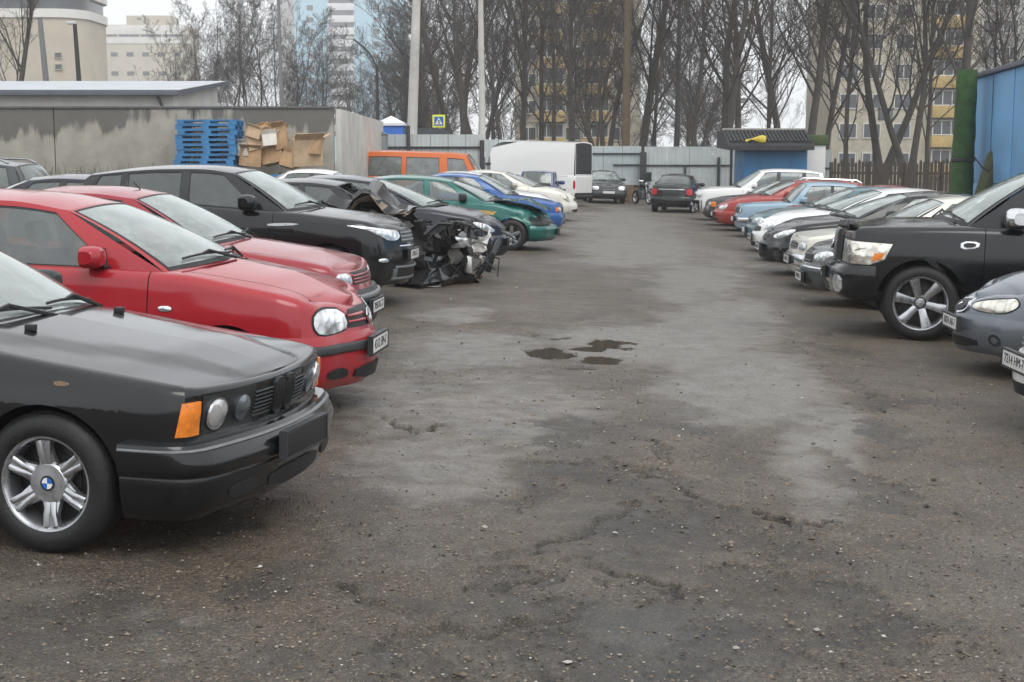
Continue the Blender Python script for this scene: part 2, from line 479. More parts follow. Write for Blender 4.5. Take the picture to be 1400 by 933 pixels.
class Car:
    def __init__(s, **kw):
        d = dict(BASE); d.update(kw); s.__dict__.update(d)
        s.sp = d; s.h = s.L / 2; s.w = s.W / 2
        # plan outline of half the car, front centre -> rear centre
        P = []
        yc = s.w - s.ftap - s.fry
        for i in range(16):
            y = yc * i / 16; P.append((s.h - s.fbow * (y / yc) ** 2, y))
        for i in range(14):
            a = math.pi / 2 * i / 14
            P.append((s.h - s.fbow - s.frx * (1 - math.cos(a)) - .0001 * i, yc + s.fry * math.sin(a)))
        xa, xb = s.h - s.fbow - s.frx, -s.h + s.rbow + s.rrx
        for i in range(61):
            t = i / 60; x = xa + (xb - xa) * t
            y = s.w - s.ftap * max(0, (x - .1 * s.h) / (xa - .1 * s.h)) ** 2 - s.rtap * max(0, (-.1 * s.h - x) / (-.1 * s.h - xb)) ** 2
            P.append((x, y))
        yr = s.w - s.rtap - s.rry
        for i in range(1, 14):
            a = math.pi / 2 * (1 - i / 14)
            P.append((-s.h + s.rbow + s.rrx * (1 - math.cos(a)), yr + s.rry * math.sin(a)))
        for i in range(17):
            y = yr * (1 - i / 16); P.append((-s.h + s.rbow * (y / yr) ** 2, y))
        P = np.array(P)
        seg = np.hypot(*np.diff(P, axis=0).T); u = np.concatenate([[0], np.cumsum(seg)])
        uu = np.linspace(0, u[-1], 400)
        Q = np.stack([np.interp(uu, u, P[:, 0]), np.interp(uu, u, P[:, 1])], 1)
        ext = np.concatenate([np.stack([Q[1:13, 0], -Q[1:13, 1]], 1)[::-1], Q, np.stack([Q[-13:-1, 0], -Q[-13:-1, 1]], 1)[::-1]])
        for _ in range(30):
            ext[1:-1] = ext[1:-1] * .5 + (ext[:-2] + ext[2:]) * .25
        Q = ext[12:-12]; Q[0, 1] = 0; Q[-1, 1] = 0
        seg = np.hypot(*np.diff(Q, axis=0).T); s.U = np.concatenate([[0], np.cumsum(seg)]); s.Q = Q; s.UT = s.U[-1]
        t = np.gradient(Q, axis=0); t /= np.linalg.norm(t, axis=1)[:, None]
        s.N = np.stack([t[:, 1], -t[:, 0]], 1)
        s.top_f = pchip(s.top); s.fp = pchip(s.FP); s.sidep = pchip(s.SP); s.rp = pchip(s.RP)
        s.rail_f = pchip(s.rail)
        s.ref = (0, 0, .55)
    def u_of(s, x): return float(np.interp(-x, -s.Q[:, 0], s.U))
    def pn(s, u):
        return (float(np.interp(u, s.U, s.Q[:, 0])), float(np.interp(u, s.U, s.Q[:, 1])),
                float(np.interp(u, s.U, s.N[:, 0])), float(np.interp(u, s.U, s.N[:, 1])))
    def inset(s, z, nx):
        f = max(0, nx) ** 2; r = max(0, -nx) ** 2
        return f * s.fp(z) + r * s.rp(z) + (1 - f - r) * s.sidep(z)
    def wall(s, u, z, off=0.0):
        x, y, nx, ny = s.pn(abs(u)); d = s.inset(z, nx) - off
        zt = s.top_f(x); r = s.shf * nx * nx + s.shs * (1 - nx * nx)
        if z > zt - r:
            q = min(1.0, (z - (zt - r)) / r); d += r * (1 - math.sqrt(max(0, 1 - q * q)))
        v = Vector((x - nx * d, max(0.0, y - ny * d), z))
        if u < 0: v.y = -v.y
        return v
    def ztop(s, u): return s.top_f(s.pn(u)[0])
    def zlow(s, x):
        z = s.sill
        if x > s.fa: z = s.fb + (s.sill - s.fb) * 0
        if x < s.ra: z = s.rb
        for c in (s.fa, s.ra):
            dx = x - c
            if abs(dx) < s.ar: z = max(z, s.wr + math.sqrt(s.ar ** 2 - dx * dx))
        return z
    def T(s, u): return s.wall(u, s.ztop(u))
    def stations(s, u0, u1):
        L = list(np.linspace(u0, u1, max(2, int((u1 - u0) / .09) + 2)))
        for c in (s.fa, s.ra):
            for k in range(0, 19):
                a = math.pi * k / 18; x = c + s.ar * math.cos(a)
                for e in ((x,) if 0 < k < 18 else (x - .0008, x + .0008)):
                    q = s.u_of(e)
                    if u0 < q < u1: L.append(q)
        L = sorted(L); R = [L[0]]
        for q in L[1:]:
            if q - R[-1] > .0006: R.append(q)
        return R
    def wallpatch(s, u0, u1, zhi=None, off=0.0, lip=True):
        rows = []
        for u in s.stations(u0, u1):
            x, y, nx, ny = s.pn(u)
            zt = s.ztop(u); zl = s.zlow(x)
            r = s.shf * nx * nx + s.shs * (1 - nx * nx)
            if zhi: zt2 = min(zt, zhi)
            else: zt2 = zt
            if zt2 >= zt - 1e-6:
                zs = [zl + (zt - r - zl) * k / 9 for k in range(10)] + [zt - r + r * math.sin(math.pi / 2 * k / 5) for k in range(1, 6)]
            else: zs = [zl + (zt2 - zl) * k / 14 for k in range(15)]
            col = [s.wall(u, z, off) for z in zs]
            if lip:
                a = col[0]; q = Vector((a.x - nx * .045, max(0, a.y - ny * .045), a.z + .004)); col = [q] + col
            rows.append(col)
        return MB().grid(rows)
    def put(s, name, mb, mat, root, both=True, joined=False, angle=35, ref=None):
        mb.orient(ref or s.ref)
        if both and joined:
            mb.join(mb.mirror()); both = False
        r = []
        m2 = mb.mirror() if both else None
        r.append(mb.warp(s.warp).obj(name, mat, root, True, angle))
        if both: r.append(m2.warp(s.warp).obj(name, mat, root, True, angle))
        return r
    def decal(s, name, poly, mat, root, off=.004, dome=.0, side=(1, -1), rear=False, round_=1, rings=(1, .8, .5, .2), ux=False):
        pts = [((s.u_of(a) if ux else (s.UT - a if rear else a)), b) for a, b in poly]
        for _ in range(round_):
            q = []
            for i in range(len(pts)):
                a, b = pts[i], pts[(i + 1) % len(pts)]
                q += [(a[0]*.75 + b[0]*.25, a[1]*.75 + b[1]*.25), (a[0]*.25 + b[0]*.75, a[1]*.25 + b[1]*.75)]
            pts = q
        dense = []
        for i in range(len(pts)):
            a, b = pts[i], pts[(i + 1) % len(pts)]
            k = max(1, int(math.hypot(a[0]-b[0], a[1]-b[1]) / .04))
            dense += [(a[0] + (b[0]-a[0])*j/k, a[1] + (b[1]-a[1])*j/k) for j in range(k)]
        pts = dense
        cu = sum(p[0] for p in pts) / len(pts); cz = sum(p[1] for p in pts) / len(pts)
        out = []
        for sd in side:
            def pt(u, z, o):
                if u < 0: v = s.wall(-u, z, o); v.y = -v.y
                elif u > s.UT: v = s.wall(2*s.UT - u, z, o); v.y = -v.y
                else: v = s.wall(u, z, o)
                return v if sd > 0 else Vector((v.x, -v.y, v.z))
            m = MB(); rows = [[pt(u, z, -.006) for u, z in pts]]
            for r in rings:
                rows.append([pt(cu + (u-cu)*r, cz + (z-cz)*r, off + dome * (1 - r*r)) for u, z in pts])
            m.grid(rows, closed=True)
            b = len(m.V); m.V.append(pt(cu, cz, off + dome)); n = len(pts); o0 = (len(rows)-1)*n
            for i in range(n): m.F.append((o0+i, o0+(i+1) % n, b))
            m.orient(s.ref)
            o = m.warp(s.warp).obj(name, mat, root, True, 40); out.append(o)
        return out
    def band(s, name, u0, u1, z0, z1, mat, root, off=.012, rear=False, side=(1, -1), joined=True, soft=.3, nz=6, zf=None, back=-.008, taper=None):
        """strip lying on the body wall; joined over the middle when it starts there"""
        def mk():
            rows = []
            for u in np.linspace(u0, u1, max(3, int((u1-u0)/.06) + 2)):
                uu = s.UT - u if rear else u
                dz = zf(u) if zf else 0.0
                tp = 1.0 if not taper else taper(u)
                col = [s.wall(uu, z0 + dz, back)]
                for k in range(nz + 1):
                    t = k / nz; bl = 1 - abs(2*t - 1) ** (2 + 4*(1-soft))
                    col.append(s.wall(uu, z0 + dz + (z1-z0)*t, off*(1-soft) * tp + off*soft*bl * tp))
                col.append(s.wall(uu, z1 + dz, back)); rows.append(col)
            m = MB().grid(rows)
            if u0 > 1e-6: m.F.append(tuple(range(len(rows[0]))))
            m.F.append(tuple(range((len(rows)-1)*len(rows[0]), len(rows)*len(rows[0]))))
            return m
        m = mk().orient(s.ref)
        if len(side) == 2 and joined: m.join(m.mirror()); return [m.warp(s.warp).obj(name, mat, root)]
        out = []
        for sd in side:
            q = m if sd > 0 else m.mirror()
            q2 = MB(); q2.V = [v.copy() for v in q.V]; q2.F = q.F
            out.append(q2.warp(s.warp).obj(name, mat, root))
        return out
    # ---- fan sheets: bonnet, boot
    def fan(s, front=True):
        sgn = 1 if front else -1
        if front: us = s.stations(0, s.u_of(s.xA)); Tc = s.T(0); xe = s.xWc
        else: us = s.stations(s.u_of(s.xC), s.UT)[::-1]; Tc = s.T(s.UT); xe = s.xCc
        cr = s.crown if front else s.dcrown
        xs0 = Tc.x; xside = s.T(us[-1]).x
        inner, outer = [], []
        for u in us:
            p = s.T(u); g = (xs0 - p.x) / (xs0 - xside) if abs(xs0 - xside) > 1e-6 else 0
            xc = xs0 + (xe - xs0) * g
            zc = s.top_f(xc) + cr * sstep(0, .45 if front else .3, abs(xs0 - xc))
            c = Vector((xc, 0, zc))
            hw = (s.hwN + (s.hwC - s.hwN) * g) * s.w
            b0 = 1 - hw / p.y if p.y > hw + .012 else 0.0
            def pt(b):
                q = p.lerp(c, b); q.z = p.z + (zc - p.z) * (1 - (1 - b) ** 2.2)
                if front and s.sp.get('hood_feat'): q.z += s.hood_feat(q.x, abs(q.y), g) * sstep(0, .08, g)
                return q
            gp = s.gap / max(.1, p.y)
            s0 = b0 + (gp if b0 > 0 else 0.004)
            lo = [pt(s0 + (1 - s0) * (k / 11)) for k in range(12)]
            if b0 > 0: outer.append([pt(b0 * k / 4) for k in range(5)])
            inner.append(lo)
        return inner, outer
    # ---- greenhouse
    def belt(s, x):
        p = s.T(s.u_of(x)); return Vector((p.x, p.y - s.belt_in, p.z - .004))
    def rail_pt(s, x):
        z = s.rail_f(x)
        t = (x - s.xRr) / (s.xRf - s.xRr)
        y = s.Wr - s.sp.get('rail_tap', .04) * (2 * t - 1) ** 2
        return Vector((x, y, z))
    def side_pt(s, a, b, q, v, off=0.0):
        lo = s.belt(a[0] + (b[0] - a[0]) * q); hi = s.rail_pt(a[1] + (b[1] - a[1]) * q)
        p = lo.lerp(hi, v); p.y += s.bulge * 4 * v * (1 - v) * .7 + off; p.z += off * .3
        return p
    def ws_pt(s, b, v, off=0.0, rear=False):
        if not rear: xs, xc, ts, tcx = s.xA, s.xWc, s.xRf, s.sp.get('xRfc', s.xRf + .06)
        else: xs, xc, ts, tcx = s.xC, s.xCc, s.xRr, s.sp.get('xRrc', s.xRr - .05)
        lo0 = s.belt(xs); hi0 = s.rail_pt(ts)
        cr = s.crown if not rear else s.dcrown
        zl = s.top_f(xc) + cr - .005
        lo = Vector((xc + (xs - xc) * b**2.4, lo0.y * b, zl + (lo0.z - zl) * b**2.2))
        zh = hi0.z + s.rcrown * .75
        hi = Vector((tcx + (ts - tcx) * b**2.4, hi0.y * b, zh + (hi0.z - zh) * b**2.2))
        p = lo.lerp(hi, v); k = 4 * v * (1 - v) * .025
        p.x += (k + off) * (1 if not rear else -1) * .6; p.z += k * .8 + off * .7
        return p
    def patch(s, fn, b0, b1, v0, v1, nb=8, nv=8, off=0.0):
        return MB().grid([[fn(b0 + (b1-b0)*i/nb, v0 + (v1-v0)*j/nv, off) for j in range(nv+1)] for i in range(nb+1)])
    def ring(s, fn, b0, b1, v0, v1, wb, wv, off=.003):
        m = MB()
        m.join(s.patch(fn, b0, b1, v0, v0+wv, 8, 1, off)); m.join(s.patch(fn, b0, b1, v1-wv, v1, 8, 1, off))
        m.join(s.patch(fn, b0, b0+wb, v0, v1, 1, 8, off)); m.join(s.patch(fn, b1-wb, b1, v0, v1, 1, 8, off)); return m

    def build(s, name, label, x, y, head, paint, cat='car', group=None):
        root = empty(name); s.root = root; s.paint = paint
        tag(root, label, cat, group)
        hd = math.radians(head)
        e = .05; slope = (gz(x + e) - gz(x - e)) / (2 * e)
        up = Vector((-slope, 0, 1)).normalized()
        f = Vector((math.cos(hd), math.sin(hd), 0)); f = (f - up * f.dot(up)).normalized(); lft = up.cross(f)
        nose = Vector((x, y, 0))                                     # (x, y) is where the nose stands
        c = nose - f * s.h; c.z = gz(c.x)
        M = Matrix(((f.x, lft.x, up.x, c.x), (f.y, lft.y, up.y, c.y), (f.z, lft.z, up.z, c.z), (0, 0, 0, 1)))
        root.matrix_world = M
        sk = s.skip
        ucorner = s.u_of(s.sp.get('xfend', s.h - s.fbow - s.frx * .55)); ur = s.u_of(s.sp.get('xquart', -s.h + s.rbow + s.rrx * .75)); g = s.gap
        D = s.doors
        if 'front' not in sk: s.put('front_panel', s.wallpatch(0, ucorner), paint, root, joined=True)
        if 'fender' not in sk: s.put('front_wing', s.wallpatch(ucorner, s.u_of(D[0]) - g/2), paint, root)
        for a, b in zip(D[:-1], D[1:]):
            s.put('door', s.wallpatch(s.u_of(a) + g/2, s.u_of(b) - g/2), paint, root)
        s.put('rear_wing', s.wallpatch(s.u_of(D[-1]) + g/2, ur), paint, root)
        s.put('rear_panel', s.wallpatch(ur + g*.4, s.UT), paint, root, joined=True)
        sh = s.wallpatch(0 if 'front' not in sk else s.u_of(s.sp.get('shell_x', s.fa - s.ar)), s.UT, off=-.03, lip=False)
        s.put('inner_shell', sh, M_DARKIN, root, joined=True)
        if 'hood' not in sk:
            i, o = s.fan(True)
            s.put('bonnet', MB().grid(i), paint, root, joined=True, ref=(0, 0, -4))
            if len(o) > 1: s.put('wing_top', MB().grid(o), paint, root, ref=(0, 0, -4))
            s.put('under_bonnet', MB().grid([[v - Vector((0, 0, .03)) for v in r] for r in i]), M_DARKIN, root, joined=True, ref=(0, 0, -4))
        i, o = s.fan(False)
        s.put('boot_lid', MB().grid(i), paint, root, joined=True, ref=(0, 0, -4))
        if len(o) > 1: s.put('rear_wing_top', MB().grid(o), paint, root, ref=(0, 0, -4))
        # underbody, wheel housings
        m = MB().bbox(-s.h + .25, s.h - (.3 if 'front' not in sk else 1.0), -s.w + .26, s.w - .26, min(s.sill, s.fb) - .02, .5, .04)
        m.box(s.ra + s.ar + .05, s.fa - s.ar - .05, -s.w + .06, s.w - .06, s.sill + .02, .42)
        m.obj('underbody', M_DARKIN, root)
        for cx in (s.fa, s.ra):
            if cx == s.fa and 'fender' in sk: continue
            rows = []
            for k in range(15):
                a = math.pi * k / 14 ; xx = cx + (s.ar + .012) * math.cos(a); zz = s.wr + (s.ar + .012) * math.sin(a) - (.06 if k in (0, 14) else 0)
                rows.append([(xx, s.w - .06, zz), (xx, s.w - .38, zz)])
            s.put('wheel_housing', MB().grid(rows), M_DARKIN, root)
        # greenhouse
        fm = s.frame_mat or paint; pm = s.pillar_mat or paint
        cow = s.patch(lambda b, v, off: s.ws_pt(b, 0, 0) + Vector((.055 - .10 * v, 0, -.004 - .012 * v)), 0, 1, 0, 1, 10, 2)
        s.put('cowl', cow, M_BLACKPL, root, joined=True, ref=(0, 0, -4))
        if 'windscreen' not in sk:
            s.put('windscreen', s.patch(lambda b, v, o: s.ws_pt(b, v, o), 0, .945, .03, .965, 12, 8), s.wglass, root, joined=True)
        m = s.patch(s.ws_pt, .93, .955, .02, .975, 1, 8, .003); m.join(s.patch(s.ws_pt, 0, .955, .955, .975, 10, 1, .003))
        m.join(s.patch(s.ws_pt, 0, .955, .0, .05, 10, 1, .003))
        s.put('windscreen_seal', m, M_SEAL, root, joined=True)
        m = s.patch(s.ws_pt, .955, 1, 0, 1, 2, 8); m.join(s.patch(s.ws_pt, 0, .955, .975, 1, 10, 1))
        s.put('screen_pillar', m, pm, root, joined=True)
        rfn = lambda b, v, o=0.0: s.ws_pt(b, v, o, True)
        rb0 = s.sp.get('rg_b', .90)
        s.put('rear_window', s.patch(rfn, 0, rb0, .06, .95, 12, 8), s.rglass or s.glass, root, joined=True)
        m = s.patch(rfn, rb0 - .01, rb0 + .015, .05, .96, 1, 8, .003); m.join(s.patch(rfn, 0, rb0, .94, .965, 10, 1, .003)); m.join(s.patch(rfn, 0, rb0, .04, .07, 10, 1, .003))
        s.put('rear_window_seal', m, M_SEAL, root, joined=True)
        m = s.patch(rfn, rb0 + .015, 1, 0, 1, 3, 8); m.join(s.patch(rfn, 0, rb0 + .015, .965, 1, 10, 1)); m.join(s.patch(rfn, 0, rb0 + .015, -.0, .04, 10, 1))
        s.put('rear_pillar', m, paint, root, joined=True)
        # side windows: s.win = [(kind, xlow, xup), ...] boundaries from front to rear
        Wn = s.win
        bnd = [('A', s.xA, s.xRf)] + list(Wn) + [('C', s.xC, s.xRr)]
        fv = s.frame_v
        for k in range(len(bnd) - 1):
            kind = bnd[k][0]; a, b = bnd[k][1:3], bnd[k+1][1:3]
            fn = lambda q, v, off=0.0, a=a, b=b: s.side_pt(a, b, q, v, off)
            if kind == 'g':
                s.put('side_window', s.patch(fn, .015, .985, .03, fv, 8, 8, -.008), s.glass, root)
                wd = abs(a[0] - b[0]) + 1e-3
                s.put('window_seal', s.ring(fn, .0, 1.0, .0, fv + .02, .014 / wd, .03, -.004), M_SEAL, root)
                s.put('door_frame', s.patch(fn, 0, 1, fv + .02, 1, 8, 2), fm, root)
            elif kind == 'b':                                                  # black pillar
                s.put('pillar', s.patch(fn, 0, 1, 0, fv + .02, 3, 8), M_BLACKPL, root)
                s.put('door_frame', s.patch(fn, 0, 1, fv + .02, 1, 3, 2), fm, root)
            elif kind == 's':
                s.put('window_seal', s.patch(fn, 0, 1, 0, 1, 2, 8), M_SEAL, root)
            else:
                s.put('pillar', s.patch(fn, 0, 1, 0, 1, 3, 8), pm if kind == 'A' else paint, root)
        # roof
        rows = []
        nx = 22
        fc, rc = s.sp.get('xRfc', s.xRf + .06), s.sp.get('xRrc', s.xRr - .05)
        for i in range(nx + 1):
            t = i / nx; xe = s.xRf + (s.xRr - s.xRf) * t; xc = fc + (rc - fc) * t
            e = s.rail_pt(xe); row = []
            for k in range(11):
                b = k / 10; yb = 1 - b
                xx = xc + (xe - xc) * yb ** 2.4
                row.append((xx, e.y * yb, e.z + s.rcrown * .75 * (1 - yb ** 2.2) + s.rcrown * .25 * (1 - yb ** 2) * math.sin(math.pi * t)))
            rows.append(row)
        s.put('roof', MB().grid(rows), s.sp.get('roof_mat') or paint, root, joined=True, ref=(0, 0, -4))
        # wheels
        if s.hand:
            for (a, b) in zip(D[:-1], D[1:]):
                xh = b + .14; zh = s.top_f(xh) - .13
                s.band('door_handle', s.u_of(xh) - .085, s.u_of(xh) + .085, zh - .018, zh + .018, s.sp.get('handle_mat') or paint, root, .028, joined=False)
        for cx, nm in ((s.fa, 'f'), (s.ra, 'r')):
            for sd in (1, -1):
                if (nm, sd) in sk: continue
                put_wheel(root, cx, sd * (s.w - s.tw / 2 - .025), s.wr, s.rim, s.tw, s.style, s.rimmat, s.sp.get('steer', 0) if nm == 'f' else 0)
        # mirrors
        if s.mirror_s > 0:
            q = s.mirror_s; pA = s.side_pt((s.xA, s.xRf), (s.win[0][1] - .18, s.win[0][2] - .18), .75, .10)
            for sd in (1, -1):
                m = MB(); rows = []
                for i in range(9):
                    t = i / 8; r = [.62, .86, .97, 1, 1, .98, .92, .8, .55][i]
                    rows.append([(pA.x - .02 + .115*q*SE(math.cos(a))*r*(1.0 if math.cos(a) > 0 else .45), pA.y + .05 + .19*q*t, pA.z + .045 + .078*q*SE(math.sin(a))*r) for a in [2*math.pi*k/14 for k in range(14)]])
                m.grid(rows, closed=True); m.F.append(tuple(range(14))); m.F.append(tuple(range(8*14, 9*14)))
                if sd < 0: m = m.mirror()
                m.recalc(); o = m.obj('side_mirror', s.mirror_mat or paint, root)
                a = MB().prism([(pA.x + .07, pA.z - .03), (pA.x - .06, pA.z - .02), (pA.x - .03, pA.z + .10), (pA.x + .03, pA.z + .10)], pA.y - .03, pA.y + .075)
                if sd < 0: a = a.mirror()
                a.recalc().obj('mirror_foot', M_BLACKPL, o)
        if s.wip:
            for b0, b1 in ((.88, .08), (.05, -.75)):
                pts = []
                for k in range(9):
                    t = k / 8; b = b0 + (b1 - b0) * t; v = .055 + .05 * math.sin(t * 2.2)
                    p = s.ws_pt(abs(b), v, .02); p.y = p.y if b >= 0 else -p.y; pts.append(p)
                m = MB().tube(pts, .009, 5); a0 = s.ws_pt(abs(b0 - (b0-b1)*.08), -.02, .03)
                a0.y *= 1 if b0 - (b0-b1)*.08 >= 0 else -1
                m.tube([a0, pts[4] + Vector((0, 0, .02)), pts[5]], .011, 5)
                m.obj('wiper', M_BLACKPL, root)
        if s.seats: s.interior(root)
        return root
    def interior(s, root):
        zb = s.top_f(s.xA) ; xs = s.xA - .95
        fl = .24 + (.1 if zb > 1.1 else 0)
        m = MB()
        m.bbox(s.xA - .42, s.xA + .05, -s.w + .12, s.w - .12, zb - .28, zb - .02, .05); m.obj('dashboard', M_DARKIN, root)
        rt = s.rail_f(xs - .3)
        for sd in (1, -1):
            yy = .36 * sd * s.w / .87
            m = MB().bbox(xs - .25, xs + .27, yy - .24, yy + .24, fl + .14, fl + .32, .05)
            b = MB().bbox(-.06, .06, -.23, .23, 0, .60, .05); b.bbox(-.05, .04, -.13, .13, .64, .82, .04); b.box(-.01, .01, -.06, .06, .58, .66)
            k = min(1.0, (rt - .1 - fl - .22) / .82); b.V = [Vector((v.x, v.y, v.z * k)) for v in b.V]
            b.xf(Matrix.Translation((xs - .25, yy, fl + .22)) @ Matrix.Rotation(-.28, 4, 'Y')); m.join(b); m.obj('seat', M_SEAT, root)
        if s.xC < xs - 1.2:
            xb = xs - 1.05
            m = MB().bbox(xb - .3, xb + .22, -s.w + .25, s.w - .25, fl + .14, fl + .34, .05)
            b = MB().bbox(-.06, .06, -s.w + .25, s.w - .25, 0, .55, .05); b.xf(Matrix.Translation((xb - .28, 0, fl + .25)) @ Matrix.Rotation(-.3, 4, 'Y'))
            m.join(b); m.obj('rear_seat', M_SEAT, root)
        yy = .36 * s.w / .87
        m = MB().lathe([(.175, -.012), (.19, 0), (.175, .012), (.165, 0)], 20, closed=True)
        for k in range(3): m.box(-.014, .014, -.008, .008, .0, .17) if k == 0 else m.box(0, .17, -.008, .008, -.016, .016) if k == 1 else m.box(-.17, 0, -.008, .008, -.016, .016)
        m.xf(Matrix.Translation((s.xA - .52, yy, zb - .06)) @ Matrix.Rotation(math.radians(65), 4, 'Y') @ Matrix.Rotation(math.pi/2, 4, 'X') @ Matrix.Rotation(math.pi/2, 4, 'Y'))
        m.obj('steering_wheel', M_DARKIN, root)
        p = s.ws_pt(0, .80)
        MB().bbox(p.x - .10, p.x - .07, -.11, .11, p.z - .05, p.z + .02, .01).obj('rear_view_mirror', M_DARKIN, root)
    def plate(s, root, z, rear=False, text=None, w=.26, h=.055, off=.02, y=0.0, tilt=0.0, wmat=None, fmat=None):
        u = s.UT if rear else 0.0
        p = s.wall(u, z, off); sg = -1 if rear else 1
        m = MB().bbox(p.x - .004, p.x + .008, y - w, y + w, z - h, z + h, .004) if not rear else MB().bbox(p.x - .008, p.x + .004, y - w, y + w, z - h, z + h, .004)
        o = m.obj('number_plate', wmat or M_WHITE, root)
        fr = MB()
        for (a, b, c, d) in ((-w-.012, w+.012, h, h+.014), (-w-.012, w+.012, -h-.014, -h), (-w-.012, -w, -h, h), (w, w+.012, -h, h)):
            fr.box(p.x - (.028 if not rear else .012), p.x + (.012 if not rear else .028), y + a, y + b, z + c, z + d)
        fr.obj('plate_frame', fmat or M_BLACKPL, o)
        if text:
            t = link('plate_lettering', text_mesh(text, h * 1.7), o)
            t.matrix_local = Matrix.Translation((p.x + sg * .0095, y, z)) @ Matrix(((0, 0, sg, 0), (sg, 0, 0, 0), (0, 1, 0, 0), (0, 0, 0, 1)))
        return o
    def fbumper(s, root, z0, z1, mat, off=.03, u1=None, strip=None, name='front_bumper', soft=.5):
        u1 = u1 or s.u_of(s.fa + s.ar + .015)
        o = s.band(name, 0, u1, z0, z1, mat, root, off, soft=soft, nz=10)[0]
        if strip:
            for (a, b, m, of) in strip: s.band('bumper_strip', 0, u1 * .995, a, b, m, o, of + off)
        return o
    def rbumper(s, root, z0, z1, mat, off=.03, name='rear_bumper'):
        u1 = s.UT - s.u_of(s.ra - s.ar - .015)
        return s.band(name, 0, u1, z0, z1, mat, root, off, rear=True, soft=.5, nz=8)[0]
# ------------------------------------------------------------------ paints
P_BLACK = mat_paint('paint_black', (0.0022, 0.0026, 0.0036), 0.0, 0.035, 0.04)
P_BLACKW = mat_paint('paint_black_worn', (0.0022, 0.0027, 0.0038), 0.0, 0.04, 0.06)
P_NAVY = mat_paint('paint_dark_navy', (0.008, 0.010, 0.020), 0.2, 0.08, 0.06)
P_RED = mat_paint('paint_red', (0.33, 0.012, 0.02), 0.0, 0.16, 0.06)
P_RED2 = mat_paint('paint_maroon_red', (0.27, 0.012, 0.022), 0.0, 0.2, 0.08)
P_REDC = mat_paint('paint_brick_red', (0.34, 0.035, 0.025), 0.0, 0.25, 0.10)
P_GREEN = mat_paint('paint_teal_green', (0.004, 0.115, 0.095), 0.2, 0.25, 0.08)
P_BLUE = mat_paint('paint_mid_blue', (0.02, 0.10, 0.32), 0.1, 0.25, 0.08)
P_LBLUE = mat_paint('paint_light_blue', (0.27, 0.40, 0.50), 0.0, 0.2, 0.12)
P_DBLUE = mat_paint('paint_dark_blue', (0.035, 0.06, 0.20), 0.1, 0.25, 0.12)
P_TEAL = mat_paint('paint_grey_teal', (0.10, 0.19, 0.21), 0.3, 0.25, 0.1)
P_WHITE = mat_paint('paint_white', (0.80, 0.80, 0.79), 0.0, 0.14, 0.08)
P_CREAM = mat_paint('paint_cream_white', (0.70, 0.68, 0.61), 0.0, 0.2, 0.1)
P_SILVER = mat_paint('paint_silver', (0.42, 0.44, 0.46), 0.6, 0.25, 0.09)
P_GREY = mat_paint('paint_steel_grey', (0.16, 0.18, 0.205), 0.55, 0.2, 0.07)
P_CHAR = mat_paint('paint_charcoal', (0.045, 0.05, 0.055), 0.3, 0.25, 0.08)
P_ORANGE = mat_paint('paint_orange', (0.62, 0.13, 0.015), 0.0, 0.2, 0.2)

def circ(cu, cz, r, k=14, ry=None): return [(cu + r * math.cos(2*math.pi*i/k), cz + (ry or r) * math.sin(2*math.pi*i/k)) for i in range(k)]
def quad(u0, u1, z0, z1): return [(u0, z0), (u1, z0), (u1, z1), (u0, z1)]
M_BADGEB = mat_simple('badge_blue', (0.02, 0.12, 0.45), 0.25, 0, 0)
M_TRIMG = mat_simple('trim_grey', (0.16, 0.165, 0.17), 0.45, 0, 0.2, 15)
M_TRIMD = mat_simple('trim_dark_rubber', (0.03, 0.031, 0.033), 0.5, 0, 0.25, 15)

